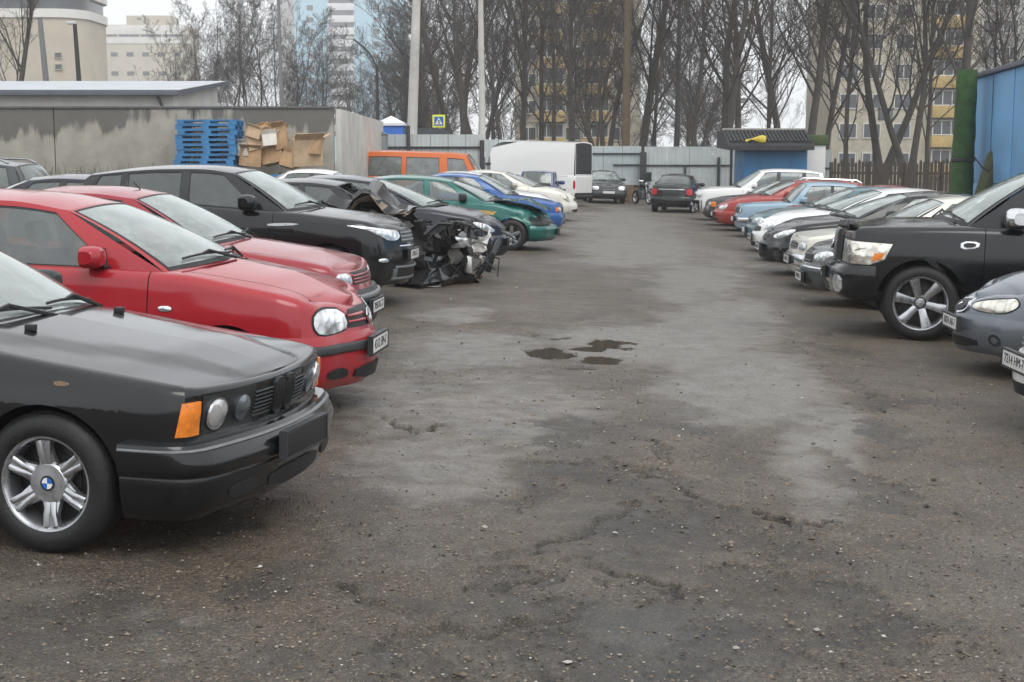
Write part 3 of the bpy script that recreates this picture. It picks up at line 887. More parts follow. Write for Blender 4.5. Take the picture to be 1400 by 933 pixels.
# ------------------------------------------------------------------ black saloon nearest on the left
def black_saloon():
    def feat(x, y, g):
        yk = .33 + .30 * g
        return .016 * (1 - sstep(yk - .02, yk + .03, y))
    c = Car(L=4.72, W=1.75, fa=1.54, ra=-1.22, wr=.325, ar=.362, tw=.225, rim=.212, style='star6', sill=.22, fb=.21, rb=.26,
        top=[(2.4,.765),(2.25,.785),(1.9,.825),(1.5,.87),(1.0,.93),(.6,.955),(0,.955),(-.8,.965),(-1.6,.985),(-2.1,.985),(-2.36,.95)],
        fbow=.09, frx=.13, fry=.15, ftap=.045, shf=.032, shs=.05, crown=.045,
        FP=[(.18,.10),(.26,.02),(.45,.0),(.54,.05),(.60,.06),(.66,.045),(.78,.03)],
        SP=[(.2,.06),(.3,.03),(.48,.005),(.68,.0),(.76,.018),(.9,.045),(1.0,.06)],
        hwN=.90, hwC=.885, hood_feat=feat, doors=[.92,-.22,-1.22], xA=.90, xWc=1.08, xRf=.16, xRr=-1.0, xC=-1.72, xCc=-1.86,
        rail=[(.16,1.335),(-.2,1.37),(-.6,1.365),(-1.0,1.315)], Wr=.60, rcrown=.06,
        win=[('g',.62,.06),('b',-.26,-.30),('g',-.34,-.38),('C',-1.25,-.98)], mirror_mat=M_BLACKPL)
    root = c.build('saloon_car', 'black four-lamp saloon with amber corner lamp and six-spoke star alloy wheels', -1.10, 6.68, -13.0, P_BLACKW, 'car')
    # nose
    for sd in (1, -1):
        c.decal('lamp_panel', quad(.30, .715, .575, .745), M_BLACKPL, root, .004, side=(sd,), round_=0)
    c.decal('headlight', circ(.615, .655, .064, 18), M_LENS, root, .020, .014, round_=0)
    c.decal('headlight_rim', circ(.615, .655, .075, 18), M_CHROME, root, .014, .0, round_=0)
    c.decal('headlight', circ(.425, .655, .060, 18), mat_lens('dim_lens', (.22, .25, .28)), root, .020, .014, round_=0)
    c.decal('indicator', [(.742,.578),(.875,.578),(.845,.725),(.742,.728)], M_AMBER, root, .016, .004, round_=0)
    for k in range(7):
        c.band('grille_slat', .135, .315, .59 + k*.019, .599 + k*.019, M_BLACKPL, root, .016, joined=False, nz=2)
    c.decal('kidney_grille', [(.012,.57),(.115,.57),(.128,.67),(.118,.748),(.012,.748)], M_SEAL, root, .02, round_=1)
    for k in range(5):
        c.band('kidney_bar', .02 + k*.02, .026 + k*.02, .585, .735, M_BLACKPL, root, .028, joined=False, nz=2)
    b = c.fbumper(root, .40, .545, P_BLACKW, .060, strip=[(.515, .53, M_TRIMG, .008)], soft=.18)
    c.fbumper(root, .20, .405, P_BLACKW, .048, name='front_valance', soft=.22)
    c.decal('fog_intake', quad(.40, .62, .27, .34), M_SEAL, root, .055, round_=1)
    c.decal('lower_intake', quad(-.30, .30, .25, .34), M_SEAL, root, .055, round_=1, side=(1,))
    c.plate(root, .455, off=.085, wmat=M_SEAL, fmat=M_TRIMD)
    c.rbumper(root, .30, .56, P_BLACKW, .07)
    c.decal('tail_light', quad(.42, .80, .68, .86), M_TAIL, root, .008, rear=True, round_=0)
    c.plate(root, .72, rear=True)
    c.band('side_trim', c.u_of(c.fa - c.ar - .03), c.u_of(c.ra + c.ar + .03), .47, .53, M_TRIMD, root, .012, joined=False)
    c.decal('wing_lamp_hole', [(1.66,.775),(1.59,.772),(1.585,.795),(1.655,.792)], mat_simple('rust', (.20,.13,.08), .8, 0, .5, 60), root, .003, ux=True, round_=1)
    # emblem on the bonnet, washer jets, emblem in the wheels
    i, _ = c.fan(True)
    for k in (1, -1):
        p = Vector((1.22, .42 * k, 0)); p.z = c.top_f(1.22) + .062
        MB().bbox(p.x - .025, p.x + .025, p.y - .018, p.y + .018, p.z - .02, p.z + .012, .006).obj('washer_jet', M_BLACKPL, root)
    for o in root.children:
        if o.name.split('.')[0] == 'wheel':
            y0 = .225 / 2 * .9 * .82
            e = MB().lathe([(0, y0), (.035, y0), (.036, y0 - .004)], 24).obj('wheel_emblem', M_SEAL, o)
            for q in range(4):
                a0 = math.pi / 2 * q
                pts = [(0, 0)] + [(.026 * math.cos(a0 + math.pi/2*t/5), .026 * math.sin(a0 + math.pi/2*t/5)) for t in range(6)]
                MB().prism(pts, y0 - .001, y0 + .002).recalc().obj('emblem_quarter', M_BADGEB if q % 2 else M_WHITE, o)
    return root

# ------------------------------------------------------------------ red hatchbacks
def hatch_kw(**k):
    d = dict(L=4.15, W=1.735, fa=1.23, ra=-1.28, wr=.31, ar=.35, tw=.195, rim=.19, sill=.22, fb=.20, rb=.28,
        top=[(2.1,.735),(1.95,.795),(1.7,.855),(1.3,.925),(.9,.985),(.4,1.0),(-.5,1.01),(-1.4,1.03),(-1.85,1.03),(-2.08,.99)],
        fbow=.15, frx=.32, fry=.34, ftap=.05, shf=.10, shs=.07, crown=.075, rbow=.06, rrx=.16, rry=.22,
        FP=[(.16,.10),(.24,.03),(.42,.0),(.54,.012),(.62,.04),(.74,.07)], hwN=.62, hwC=.80, doors=[.70,-.48],
        xA=.78, xWc=1.02, xRf=.02, xRr=-1.62, xC=-1.88, xCc=-1.96, rail=[(.02,1.375),(-.4,1.43),(-.9,1.435),(-1.62,1.37)], Wr=.58, rcrown=.06,
        win=[('g',.42,-.10),('b',-.50,-.56),('g',-.60,-.64),('C',-1.42,-1.36)], dcrown=.02, rg_b=.84, mirror_mat=None)
    d.update(k); return d

def red_hatch():
    c = Car(**hatch_kw())
    root = c.build('hatchback_car', 'glossy red hatchback with rounded headlamp and red mirror beside the black saloon', -1.02, 10.0, -6.5, P_RED)
    c.decal('headlight', [(.365,.622),(.50,.592),(.71,.592),(.77,.65),(.755,.74),(.60,.765),(.40,.745)], M_LENS, root, .010, .010, round_=1)
    c.decal('headlight_surround', [(.352,.612),(.50,.580),(.72,.580),(.785,.648),(.767,.752),(.60,.779),(.388,.757)], M_SEAL, root, .004, round_=1)
    c.decal('grille', [(-.36,.612),(.36,.612),(.375,.70),(.30,.738),(-.30,.738),(-.375,.70)], M_SEAL, root, .004, side=(1,), round_=0)
    for z in (.648, .69):
        c.band('grille_slat', .05, .355, z, z + .016, P_RED, root, .014, joined=False, nz=3)
    badge(c, root, .672, .062)
    b = c.fbumper(root, .20, .585, P_RED, .022, soft=.85)
    c.band('bumper_strip', .20, c.u_of(c.fa + c.ar + .03), .455, .52, M_TRIMD, b, .042, joined=False)
    c.decal('fog_cover', [(.40,.27),(.66,.28),(.66,.35),(.43,.35)], M_SEAL, root, .034, round_=1)
    c.decal('lower_intake', quad(-.33, .33, .245, .345), M_SEAL, root, .034, round_=1, side=(1,))
    c.plate(root, .48, off=.05, text='4312 EM-7')
    c.rbumper(root, .28, .60, P_RED, .03)
    c.decal('tail_light', quad(.62, .86, .72, .96), M_TAIL, root, .006, rear=True)
    c.decal('side_repeater', [(.87,.735),(.78,.735),(.78,.772),(.87,.772)], M_LENS, root, .006, .004, ux=True)
    c.band('side_trim', c.u_of(c.fa - c.ar - .03), c.u_of(c.ra + c.ar + .03), .50, .56, M_TRIMD, root, .012, joined=False)
    return root

def badge(c, root, z, r, off=.02, mat=None, letters=True):
    p = c.wall(0, z, off); m = MB().lathe([(r*.80, 0), (r*.80, .008), (r, .008), (r, 0)], 28, closed=True)
    R = Matrix.Translation(p) @ Matrix.Rotation(math.radians(-12), 4, 'Y') @ Matrix.Rotation(-math.pi/2, 4, 'Z')
    if letters:
        def bar(a, b):
            m.tube([(a[0]*r, .004, a[1]*r), (b[0]*r, .004, b[1]*r)], r*.075, 4)
        bar((-.40,.70),(-.02,.06)); bar((.40,.70),(.02,.06))
        bar((-.74,.28),(-.34,-.62)); bar((-.34,-.62),(0,.02)); bar((0,.02),(.34,-.62)); bar((.34,-.62),(.74,.28))
    m.xf(R); o = m.obj('badge', mat or M_CHROME, root)
    MB().lathe([(0, -.004), (r*.82, -.004), (r*.82, -.02)], 24).xf(R).obj('badge_back', M_BLACKPL, o)
    return o

def red_saloon():
    c = Car(**hatch_kw(L=4.38, W=1.70, fa=1.36, ra=-1.12, wr=.30, ar=.34, rim=.185,
        top=[(2.2,.75),(2.05,.80),(1.8,.85),(1.4,.90),(.95,.95),(.4,.96),(-.5,.97),(-1.3,.99),(-1.9,1.0),(-2.19,.95)],
        fbow=.08, frx=.20, fry=.22, shf=.06, crown=.06, hwN=.80, hwC=.86, xA=.80, xWc=1.0, xRf=.08, xRr=-1.0, xC=-1.55, xCc=-1.68,
        rail=[(.08,1.36),(-.3,1.395),(-.7,1.39),(-1.0,1.34)], doors=[.72,-.35,-1.22], win=[('g',.46,-.05),('b',-.38,-.40),('g',-.46,-.48),('C',-1.18,-.98)], rg_b=.9, rbow=.08))
    root = c.build('saloon_car', 'dull red car with red slatted grille and grey bumper strip beside black crossover', -1.36, 13.1, -6.0, P_RED2)
    c.decal('headlight', [(.40,.63),(.74,.63),(.78,.745),(.42,.745)], M_LENS, root, .006, .006, round_=1)
    c.decal('grille', quad(-.38, .38, .63, .745), M_SEAL, root, .004, side=(1,), round_=0)
    for z in (.645, .675, .705): c.band('grille_slat', 0, .37, z, z + .015, P_RED2, root, .014, nz=3)
    b = c.fbumper(root, .22, .58, M_TRIMD, .055, strip=[(.50, .545, M_TRIMG, .014)])
    c.plate(root, .42, off=.08, text='7058 KC-7')
    c.rbumper(root, .28, .58, M_TRIMD, .05)
    c.decal('tail_light', quad(.45, .80, .68, .84), M_TAIL, root, .006, rear=True)
    # roof aerial
    MB().tube([(-.05, 0, 1.44), (-.12, 0, 1.50)], [.012, .005], 6).obj('aerial', M_BLACKPL, root)
    return root

# ------------------------------------------------------------------ black crossover
def black_crossover():
    c = Car(L=4.36, W=1.90, fa=1.33, ra=-1.33, wr=.365, ar=.415, tw=.235, rim=.245, style='five', sill=.30, fb=.27, rb=.34,
        top=[(2.2,.955),(2.05,1.0),(1.8,1.04),(1.3,1.085),(.9,1.12),(.3,1.14),(-.5,1.18),(-1.3,1.235),(-1.8,1.25),(-2.18,1.18)],
        fbow=.16, frx=.36, fry=.36, ftap=.05, shf=.07, shs=.08, crown=.055, rbow=.08, rrx=.22, rry=.3,
        FP=[(.24,.10),(.34,.03),(.5,.0),(.66,.01),(.78,.03),(.92,.07),(1.0,.1)],
        SP=[(.28,.06),(.4,.02),(.6,.0),(.8,.0),(1.0,.02),(1.15,.05),(1.3,.08)],
        hwN=.80, hwC=.86, doors=[.66,-.38,-1.22], xA=.78, xWc=1.02, xRf=.06, xRr=-1.72, xC=-1.86, xCc=-1.98,
        rail=[(.06,1.555),(-.3,1.59),(-.8,1.575),(-1.3,1.53),(-1.72,1.475)], Wr=.64, rcrown=.055, frame_v=.90,
        win=[('g',.46,-.08),('b',-.42,-.44),('g',-.52,-.54),('b',-1.20,-1.22),('g',-1.28,-1.30),('b',-1.66,-1.58)], frame_mat=P_BLACK, glass=M_TINT, mirror_mat=P_BLACK, mirror_s=1.25, dcrown=.02, rg_b=.82)
    root = c.build('crossover_car', 'black crossover with slim swept headlamps, mesh grille and silver front trim', -1.24, 17.2, -7.0, P_BLACK)
    c.decal('headlight', [(.36,.835),(.52,.80),(.72,.835),(1.02,.955),(1.30,.995),(1.02,.985),(.60,.945),(.38,.925)], M_LENS, root, .008, .008, round_=1)
    c.decal('grille', [(-.36,.775),(.36,.775),(.345,.925),(-.345,.925)], M_SEAL, root, .004, side=(1,), round_=0)
    for z in (.795, .84, .885):
        c.band('grille_bar', 0, .34, z, z + .022, M_ALLOYD, root, .016, nz=3)
    for k in range(12): c.band('grille_web', .02 + k*.028, .03 + k*.028, .785, .92, M_ALLOYD, root, .010, joined=False, nz=2)
    c.band('bumper_lip', 0, .40, .725, .748, M_CHROME, root, .014, nz=3)
    c.plate(root, .63, off=.02, text='1740 IX-7')
    c.decal('fog_light', [(.66,.555),(.84,.56),(.84,.605),(.68,.605)], M_LENS, root, .008, .006)
    c.decal('lower_intake', [(-.52,.32),(.52,.32),(.44,.50),(-.44,.50)], M_SEAL, root, .006, side=(1,), round_=0)
    c.band('skid_trim', 0, .50, .47, .50, M_ALLOYD, root, .018, nz=3); c.band('skid_trim', 0, .56, .325, .36, M_ALLOYD, root, .022, nz=3)
    c.band('skid_trim', .46, .54, .36, .47, M_ALLOYD, root, .018, nz=3, joined=False)
    c.band('arch_trim', c.u_of(c.fa - c.ar - .05), c.u_of(c.ra + c.ar + .05), .30, .40, M_BLACKPL, root, .012, joined=False)
    c.decal('wing_vent', [(.98,.975),(.60,.95),(.60,.985),(.95,1.0)], M_ALLOY, root, .006, ux=True)
    c.rbumper(root, .34, .72, P_BLACK, .03)
    c.decal('tail_light', quad(.52, .85, .92, 1.06), M_TAIL, root, .006, rear=True)
    return root

# ------------------------------------------------------------------ black off-roader on the right
def black_offroader():
    c = Car(L=5.25, W=2.0, fa=1.70, ra=-1.42, wr=.405, ar=.475, tw=.28, rim=.285, style='six', sill=.42, fb=.40, rb=.45,
        top=[(2.65,1.165),(2.5,1.19),(2.2,1.21),(1.7,1.23),(1.2,1.245),(.6,1.25),(-.6,1.26),(-2.0,1.28),(-2.6,1.24)],
        fbow=.09, frx=.18, fry=.20, ftap=.04, shf=.06, shs=.085, crown=.07, rbow=.05, rrx=.2, rry=.25,
        FP=[(.38,.10),(.46,.03),(.6,.0),(.76,.01),(.80,.05),(1.0,.06),(1.2,.075)],
        SP=[(.4,.06),(.5,.03),(.7,.0),(.9,.0),(1.05,.015),(1.25,.05)],
        hwN=.74, hwC=.84, doors=[1.08,-.22,-1.24], xA=1.24, xWc=1.50, xRf=.50, xRr=-2.2, xC=-2.38, xCc=-2.48,
        rail=[(.50,1.80),(0,1.87),(-1.2,1.88),(-2.2,1.83)], Wr=.74, rcrown=.06, frame_v=.91,
        win=[('g',.86,.33),('b',-.22,-.28),('g',-.34,-.38),('b',-1.20,-1.22),('g',-1.30,-1.30),('C',-2.1,-2.05)], glass=M_TINT, mirror_mat=M_CHROME, mirror_s=1.5, dcrown=.02, rg_b=.85, seats=True)
    root = c.build('offroad_car', 'large black off-roader with big square headlamps and six-spoke alloy wheels', 3.66, 16.0, 169.0, P_BLACK)
    c.decal('headlight', [(.60,.81),(1.15,.80),(1.30,.86),(1.38,1.03),(.61,1.06)], M_LENSY, root, .010, .008, round_=0)
    c.decal('headlight_surround', [(.585,.795),(1.16,.785),(1.315,.85),(1.40,1.045),(.595,1.075)], M_SEAL, root, .004, .0, round_=0)
    c.decal('indicator', [(1.17,.835),(1.27,.865),(1.30,.935),(1.19,.925)], M_AMBER, root, .024, .002, round_=0)
    c.decal('grille', [(-.56,.80),(.56,.80),(.55,1.13),(-.55,1.13)], M_SEAL, root, .004, side=(1,), round_=0)
    for k in range(8): c.band('grille_bar', .22 + k*.042, .24 + k*.042, .82, 1.09, M_BLACKPL, root, .016, joined=False, nz=3)
    c.decal('grille_shield', [(-.20,.80),(.20,.80),(.27,1.15),(-.27,1.15)], M_ALLOYD, root, .03, .012, side=(1,), round_=0)
    badge(c, root, .97, .07, off=.055, letters=False)
    c.fbumper(root, .42, .785, P_BLACK, .075, soft=.4)
    c.band('bumper_step', 0, .50, .745, .79, M_BLACKPL, root, .082, nz=3)
    c.decal('fog_light', [(.74,.49),(.90,.48),(.91,.67),(.73,.67)], M_LENS, root, .086, .004, round_=1)
    c.decal('lower_intake', quad(-.42, .42, .46, .58), M_SEAL, root, .08, side=(1,), round_=1)
    c.plate(root, .66, off=.10, text='9907 AK-7', y=.05)
    # wind deflector on the bonnet edge, broken at the corner
    rows = []
    for k in range(13):
        u = .30 + .52 * k / 12
        a = c.wall(u, c.ztop(u) - .015, .02); h = .05 + .05 * math.sin(k * 1.3) ** 2
        rows.append([a, a + Vector((.05, 0, h * .5)), a + Vector((.03, 0, h)), a + Vector((-.03, 0, h * .9)), a + Vector((-.09, 0, .03))])
    MB().grid(rows).obj('bonnet_deflector', M_BLACKPL, root)
    c.decal('wing_vent', [(1.33,1.0),(1.15,1.02),(1.13,1.09),(1.33,1.09)], M_CHROME, root, .014, .004, ux=True, round_=1)
    c.decal('wing_vent_mesh', [(1.30,1.02),(1.18,1.03),(1.17,1.075),(1.30,1.075)], M_SEAL, root, .022, ux=True, round_=1)
    c.band('side_step', c.u_of(c.fa - c.ar - .08), c.u_of(c.ra + c.ar + .08), .40, .46, M_BLACKPL, root, .05, joined=False)
    c.rbumper(root, .45, .80, P_BLACK, .06)
    c.decal('tail_light', quad(.80, .98, .9, 1.22), M_TAIL, root, .006, rear=True)
    return root

# ------------------------------------------------------------------ grey saloon with the oval grille
def grey_oval():
    c = Car(L=4.56, W=1.75, fa=1.36, ra=-1.34, wr=.31, ar=.352, tw=.2, rim=.195, style='multi', sill=.22, fb=.20, rb=.28,
        top=[(2.3,.66),(2.2,.70),(2.0,.765),(1.7,.835),(1.2,.90),(.8,.94),(.2,.955),(-.8,.97),(-1.6,1.0),(-2.1,1.0),(-2.28,.95)],
        fbow=.24, frx=.42, fry=.40, ftap=.06, shf=.10, shs=.10, crown=.09,
        FP=[(.16,.10),(.24,.03),(.42,.0),(.52,.012),(.60,.035),(.72,.09)], hwN=.66, hwC=.80, doors=[.74,-.34,-1.28],
        xA=.76, xWc=1.04, xRf=.0, xRr=-1.05, xC=-1.62, xCc=-1.78, rail=[(0,1.33),(-.4,1.36),(-.8,1.35),(-1.05,1.31)], Wr=.56, rcrown=.06,
        win=[('g',.40,-.12),('b',-.38,-.42),('g',-.46,-.50),('C',-1.28,-1.02)])
    root = c.build('saloon_car', 'steel grey saloon with chrome oval grille and yellowed headlamps', 4.08, 12.75, 176.0, P_GREY)
    c.decal('headlight', [(.225,.60),(.44,.575),(.66,.60),(.80,.68),(.70,.735),(.50,.705),(.235,.655)], M_LENSY, root, .008, .012, round_=2)
    c.decal('headlight_surround', [(.215,.59),(.44,.565),(.67,.59),(.815,.68),(.71,.748),(.50,.718),(.225,.667)], M_SEAL, root, .003, round_=2)
    c.decal('grille_frame', circ(0, .618, .185, 24, .078), M_CHROME, root, .022, -.004, side=(1,), round_=0)
    c.decal('grille', circ(0, .618, .155, 24, .055), M_SEAL, root, .03, .0, side=(1,), round_=0)
    c.decal('badge', circ(0, .625, .03, 16, .016), M_CHROME, root, .036, .002, side=(1,), round_=0)
    c.fbumper(root, .20, .545, P_GREY, .022, soft=.6)
    c.decal('fog_light', circ(.55, .34, .09, 16, .055), M_BLACKPL, root, .026, -.006, round_=0)
    c.decal('lower_intake', quad(-.34, .34, .25, .34), M_SEAL, root, .026, side=(1,), round_=1)
    c.plate(root, .455, off=.05, text='0024 AB-7')
    c.rbumper(root, .28, .6, P_GREY, .03)
    c.decal('tail_light', quad(.5, .84, .70, .86), M_TAIL, root, .006, rear=True)
    return root

# ------------------------------------------------------------------ the other cars: one builder, many bodies
def saloon_kw(**k):
    d = dict(L=4.5, W=1.74, fa=1.38, ra=-1.28, wr=.31, ar=.35, tw=.2, rim=.195,
        top=[(2.3,.72),(2.1,.78),(1.8,.83),(1.3,.89),(.8,.94),(.2,.955),(-.8,.97),(-1.6,1.0),(-2.1,1.0),(-2.26,.95)],
        fbow=.13, frx=.30, fry=.30, crown=.07, hwN=.70, hwC=.82, doors=[.70,-.36,-1.28],
        xA=.74, xWc=1.0, xRf=.02, xRr=-1.05, xC=-1.62, xCc=-1.76, rail=[(.02,1.36),(-.4,1.395),(-.8,1.385),(-1.05,1.34)], Wr=.57, rcrown=.06,
        win=[('g',.40,-.10),('b',-.38,-.42),('g',-.46,-.50),('C',-1.28,-1.02)], style='steel', rimmat=M_ALLOYD)
    d.update(k); return d

def plain_car(name, label, x, y, head, paint, kw, head_poly, hz=(.58, .72), grille=(.26, .60, .70), bump=None, bz=(.22, .56), amber=None, text=None,
              tail=(.45, .82, .70, .86), slat=None, lens=None, cat='car', group=None, plate_z=.45, strip=None, plate=True):
    c = Car(**kw); root = c.build(name, label, x, y, head, paint, cat, group)
    if head_poly: c.decal('headlight', head_poly, lens or M_LENS, root, .008, .008, round_=1)
    if grille:
        g, z0, z1 = grille
        c.decal('grille', quad(-g, g, z0, z1), M_SEAL, root, .006, side=(1,), round_=1)
        n = 3
        for k in range(n):
            z = z0 + (z1 - z0) * (k + .5) / n
            c.band('grille_slat', 0, g * .94, z - .006, z + .006, slat or M_TRIMG, root, .014, nz=2)
    if amber: c.decal('indicator', amber, M_AMBER, root, .010, .004, round_=0)
    if bz:
        c.fbumper(root, bz[0], bz[1], bump or paint, .035, strip=strip)
        c.decal('lower_intake', quad(-.4, .4, bz[0] + .05, bz[0] + .14), M_SEAL, root, .04, side=(1,), round_=1)
        c.rbumper(root, bz[0] + .06, bz[1] + .04, bump or paint, .035)
    if plate: c.plate(root, plate_z, off=.06, text=text)
    if tail: c.decal('tail_light', quad(*tail), M_TAIL, root, .008, rear=True)
    return c, root

def modern_kw(**k):
    d = dict(L=4.75, W=1.82, fa=1.42, ra=-1.35, wr=.325, ar=.37,
        top=[(2.4,.70),(2.25,.77),(1.95,.85),(1.4,.93),(.95,.985),(.3,1.0),(-.8,1.02),(-1.6,1.06),(-2.2,1.07),(-2.38,1.0)],
        fbow=.20, frx=.42, fry=.40, shf=.12, shs=.09, crown=.08, hwN=.68, hwC=.82, doors=[.76,-.32,-1.30],
        xA=.86, xWc=1.18, xRf=-.02, xRr=-1.25, xC=-1.82, xCc=-1.98, rail=[(-.02,1.385),(-.5,1.42),(-.9,1.41),(-1.25,1.35)], Wr=.60,
        win=[('g',.46,-.14),('b',-.34,-.40),('g',-.42,-.48),('C',-1.40,-1.18)], style='five', rimmat=M_ALLOY)
    d.update(k); return saloon_kw(**d)

def suv_kw(**k):
    d = dict(L=4.6, W=1.84, fa=1.40, ra=-1.32, wr=.36, ar=.41, tw=.225, rim=.215, sill=.32, fb=.30, rb=.36,
        top=[(2.3,.93),(2.15,.985),(1.8,1.02),(1.3,1.06),(.9,1.08),(.3,1.09),(-.8,1.11),(-1.8,1.14),(-2.3,1.10)],
        FP=[(.26,.1),(.36,.03),(.55,.0),(.75,.015),(.95,.06),(1.1,.1)], SP=[(.3,.06),(.4,.02),(.6,.0),(.85,.0),(1.0,.02),(1.2,.06)],
        RP=[(.3,.08),(.4,.02),(.6,.0),(.9,.02),(1.15,.05)], crown=.06, xA=.80, xWc=1.02, xRf=.12, xRr=-1.85, xC=-2.02, xCc=-2.12, dcrown=.02, rg_b=.84,
        rail=[(.12,1.63),(-.4,1.69),(-1.2,1.69),(-1.85,1.63)], Wr=.64, doors=[.74,-.34,-1.24],
        win=[('g',.46,-.02),('b',-.34,-.38),('g',-.44,-.48),('b',-1.2,-1.2),('g',-1.28,-1.3),('C',-1.85,-1.72)], style='five', rimmat=M_ALLOY)
    d.update(k); return saloon_kw(**d)

HL_MOD = [(.40,.62),(.62,.61),(.86,.68),(1.02,.80),(.80,.775),(.46,.70)]
HL_BOX = [(.42,.585),(.78,.585),(.80,.705),(.42,.705)]
HL_OVAL = [(.36,.60),(.62,.585),(.80,.64),(.84,.74),(.60,.735),(.38,.69)]
# ------------------------------------------------------------------ ground
def fbm(x, y, s, o=4, seed=0.0):
    return noise.fractal(Vector((x * s + seed, y * s - seed * .7, seed * 1.3)), 0.9, 2.1, o)

def proj(x, y, z):
    c, s = math.cos(PITCH), math.sin(PITCH)
    dz = z - CAM_Z; f = y * c - dz * s; v = y * s + dz * c
    if f < .2: return None
    return CX + F_PX * x / f, CY - F_PX * v / f

PUDDLES = [(752, 481, 37, 7.5), (800, 476, 34, 5), (838, 471, 36, 5.5), (820, 492, 27, 5.5), (733, 458, 14, 4), (762, 461, 24, 2.5), (787, 503, 20, 2.2)]
PW = []
for (a, b, ra_, rb_) in PUDDLES:
    c0 = G(a, b); c1 = G(a + ra_, b); t0, t1 = G(a, b - rb_), G(a, b + rb_)
    PW.append((c0.x, c0.y, abs(c1.x - c0.x), abs(t0.y - t1.y) / 2))
PZ = gz(PW[0][0] + .35) - .012
def puddle_mask(x, y):
    best = -1.0
    for (cx, cy, rx, ry) in PW:
        dx, dy = (x - cx) / rx, (y - cy) / ry
        r = math.hypot(dx, dy)
        if r < 2.2:
            best = max(best, .92 - r + .75 * fbm(x, y, 3.4, 5, 5.0))
    return best

# wet mud film with sky sheen painted into its pale colour, browner grit, broken dark asphalt (centres as photo pixels on the ground)
FILM_SHEEN = [(600, 640, 120, 60, .72), (560, 560, 110, 50, .62), (700, 560, 130, 50, .72), (1010, 530, 120, 60, 1), (1120, 620, 60, 90, .9), (900, 470, 160, 34, 1),
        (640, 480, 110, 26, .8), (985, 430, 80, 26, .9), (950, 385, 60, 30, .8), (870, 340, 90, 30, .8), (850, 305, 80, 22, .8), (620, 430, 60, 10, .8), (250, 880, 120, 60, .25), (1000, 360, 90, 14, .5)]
GRIT = [(860, 640, 160, 70, .9), (700, 420, 120, 30, .7), (1180, 440, 120, 70, .9), (1230, 620, 140, 110, .8), (1000, 780, 180, 90, .7), (760, 760, 150, 70, .7), (300, 760, 200, 90, .7),
        (900, 560, 100, 18, .6), (1000, 340, 60, 30, .6), (450, 850, 160, 60, .5), (1200, 860, 200, 80, .6)]
DARK = [(860, 720, 130, 70, .8), (900, 880, 190, 70, 1.0), (560, 905, 120, 40, .6), (700, 850, 110, 60, .6), (100, 860, 140, 60, .6), (820, 600, 100, 30, .6), (1100, 840, 140, 70, .4)]
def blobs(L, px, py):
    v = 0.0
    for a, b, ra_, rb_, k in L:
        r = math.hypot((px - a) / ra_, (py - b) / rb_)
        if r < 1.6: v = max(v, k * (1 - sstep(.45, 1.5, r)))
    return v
CRACKS = [[(735, 752), (780, 742), (815, 725), (850, 700), (870, 690)], [(640, 808), (690, 800), (740, 790), (735, 752)], [(600, 860), (660, 868), (700, 850), (760, 845)],
          [(800, 770), (860, 790), (930, 800), (900, 830)], [(470, 800), (500, 818), (535, 830)], [(1170, 520), (1200, 545), (1215, 560)], [(870, 640), (930, 660), (960, 690), (915, 700)],
          [(520, 570), (560, 590), (600, 580)], [(880, 600), (905, 615), (900, 640)], [(1040, 700), (1080, 720), (1130, 715)]]
CW = [[G(*p) for p in c] for c in CRACKS]
def crack_d(x, y):
    best = 9.0; sd = 1
    for c in CW:
        for a, b in zip(c[:-1], c[1:]):
            if abs((a.x + b.x) / 2 - x) > 1.2 or abs((a.y + b.y) / 2 - y) > 1.4: continue
            vx, vy = b.x - a.x, b.y - a.y; L2 = vx*vx + vy*vy
            t = max(0, min(1, ((x - a.x) * vx + (y - a.y) * vy) / L2))
            ex, ey = x - a.x - vx*t, y - a.y - vy*t; d = math.hypot(ex, ey)
            if d < best: best = d; sd = 1 if vx * ey - vy * ex > 0 else -1
    return best, sd

def ground_z(x, y, fine=True):
    z = gz(x)
    if 2 < y < 30 and abs(x) < 9:
        z += .012 * fbm(x, y, .9, 3, 2.0)
    return z

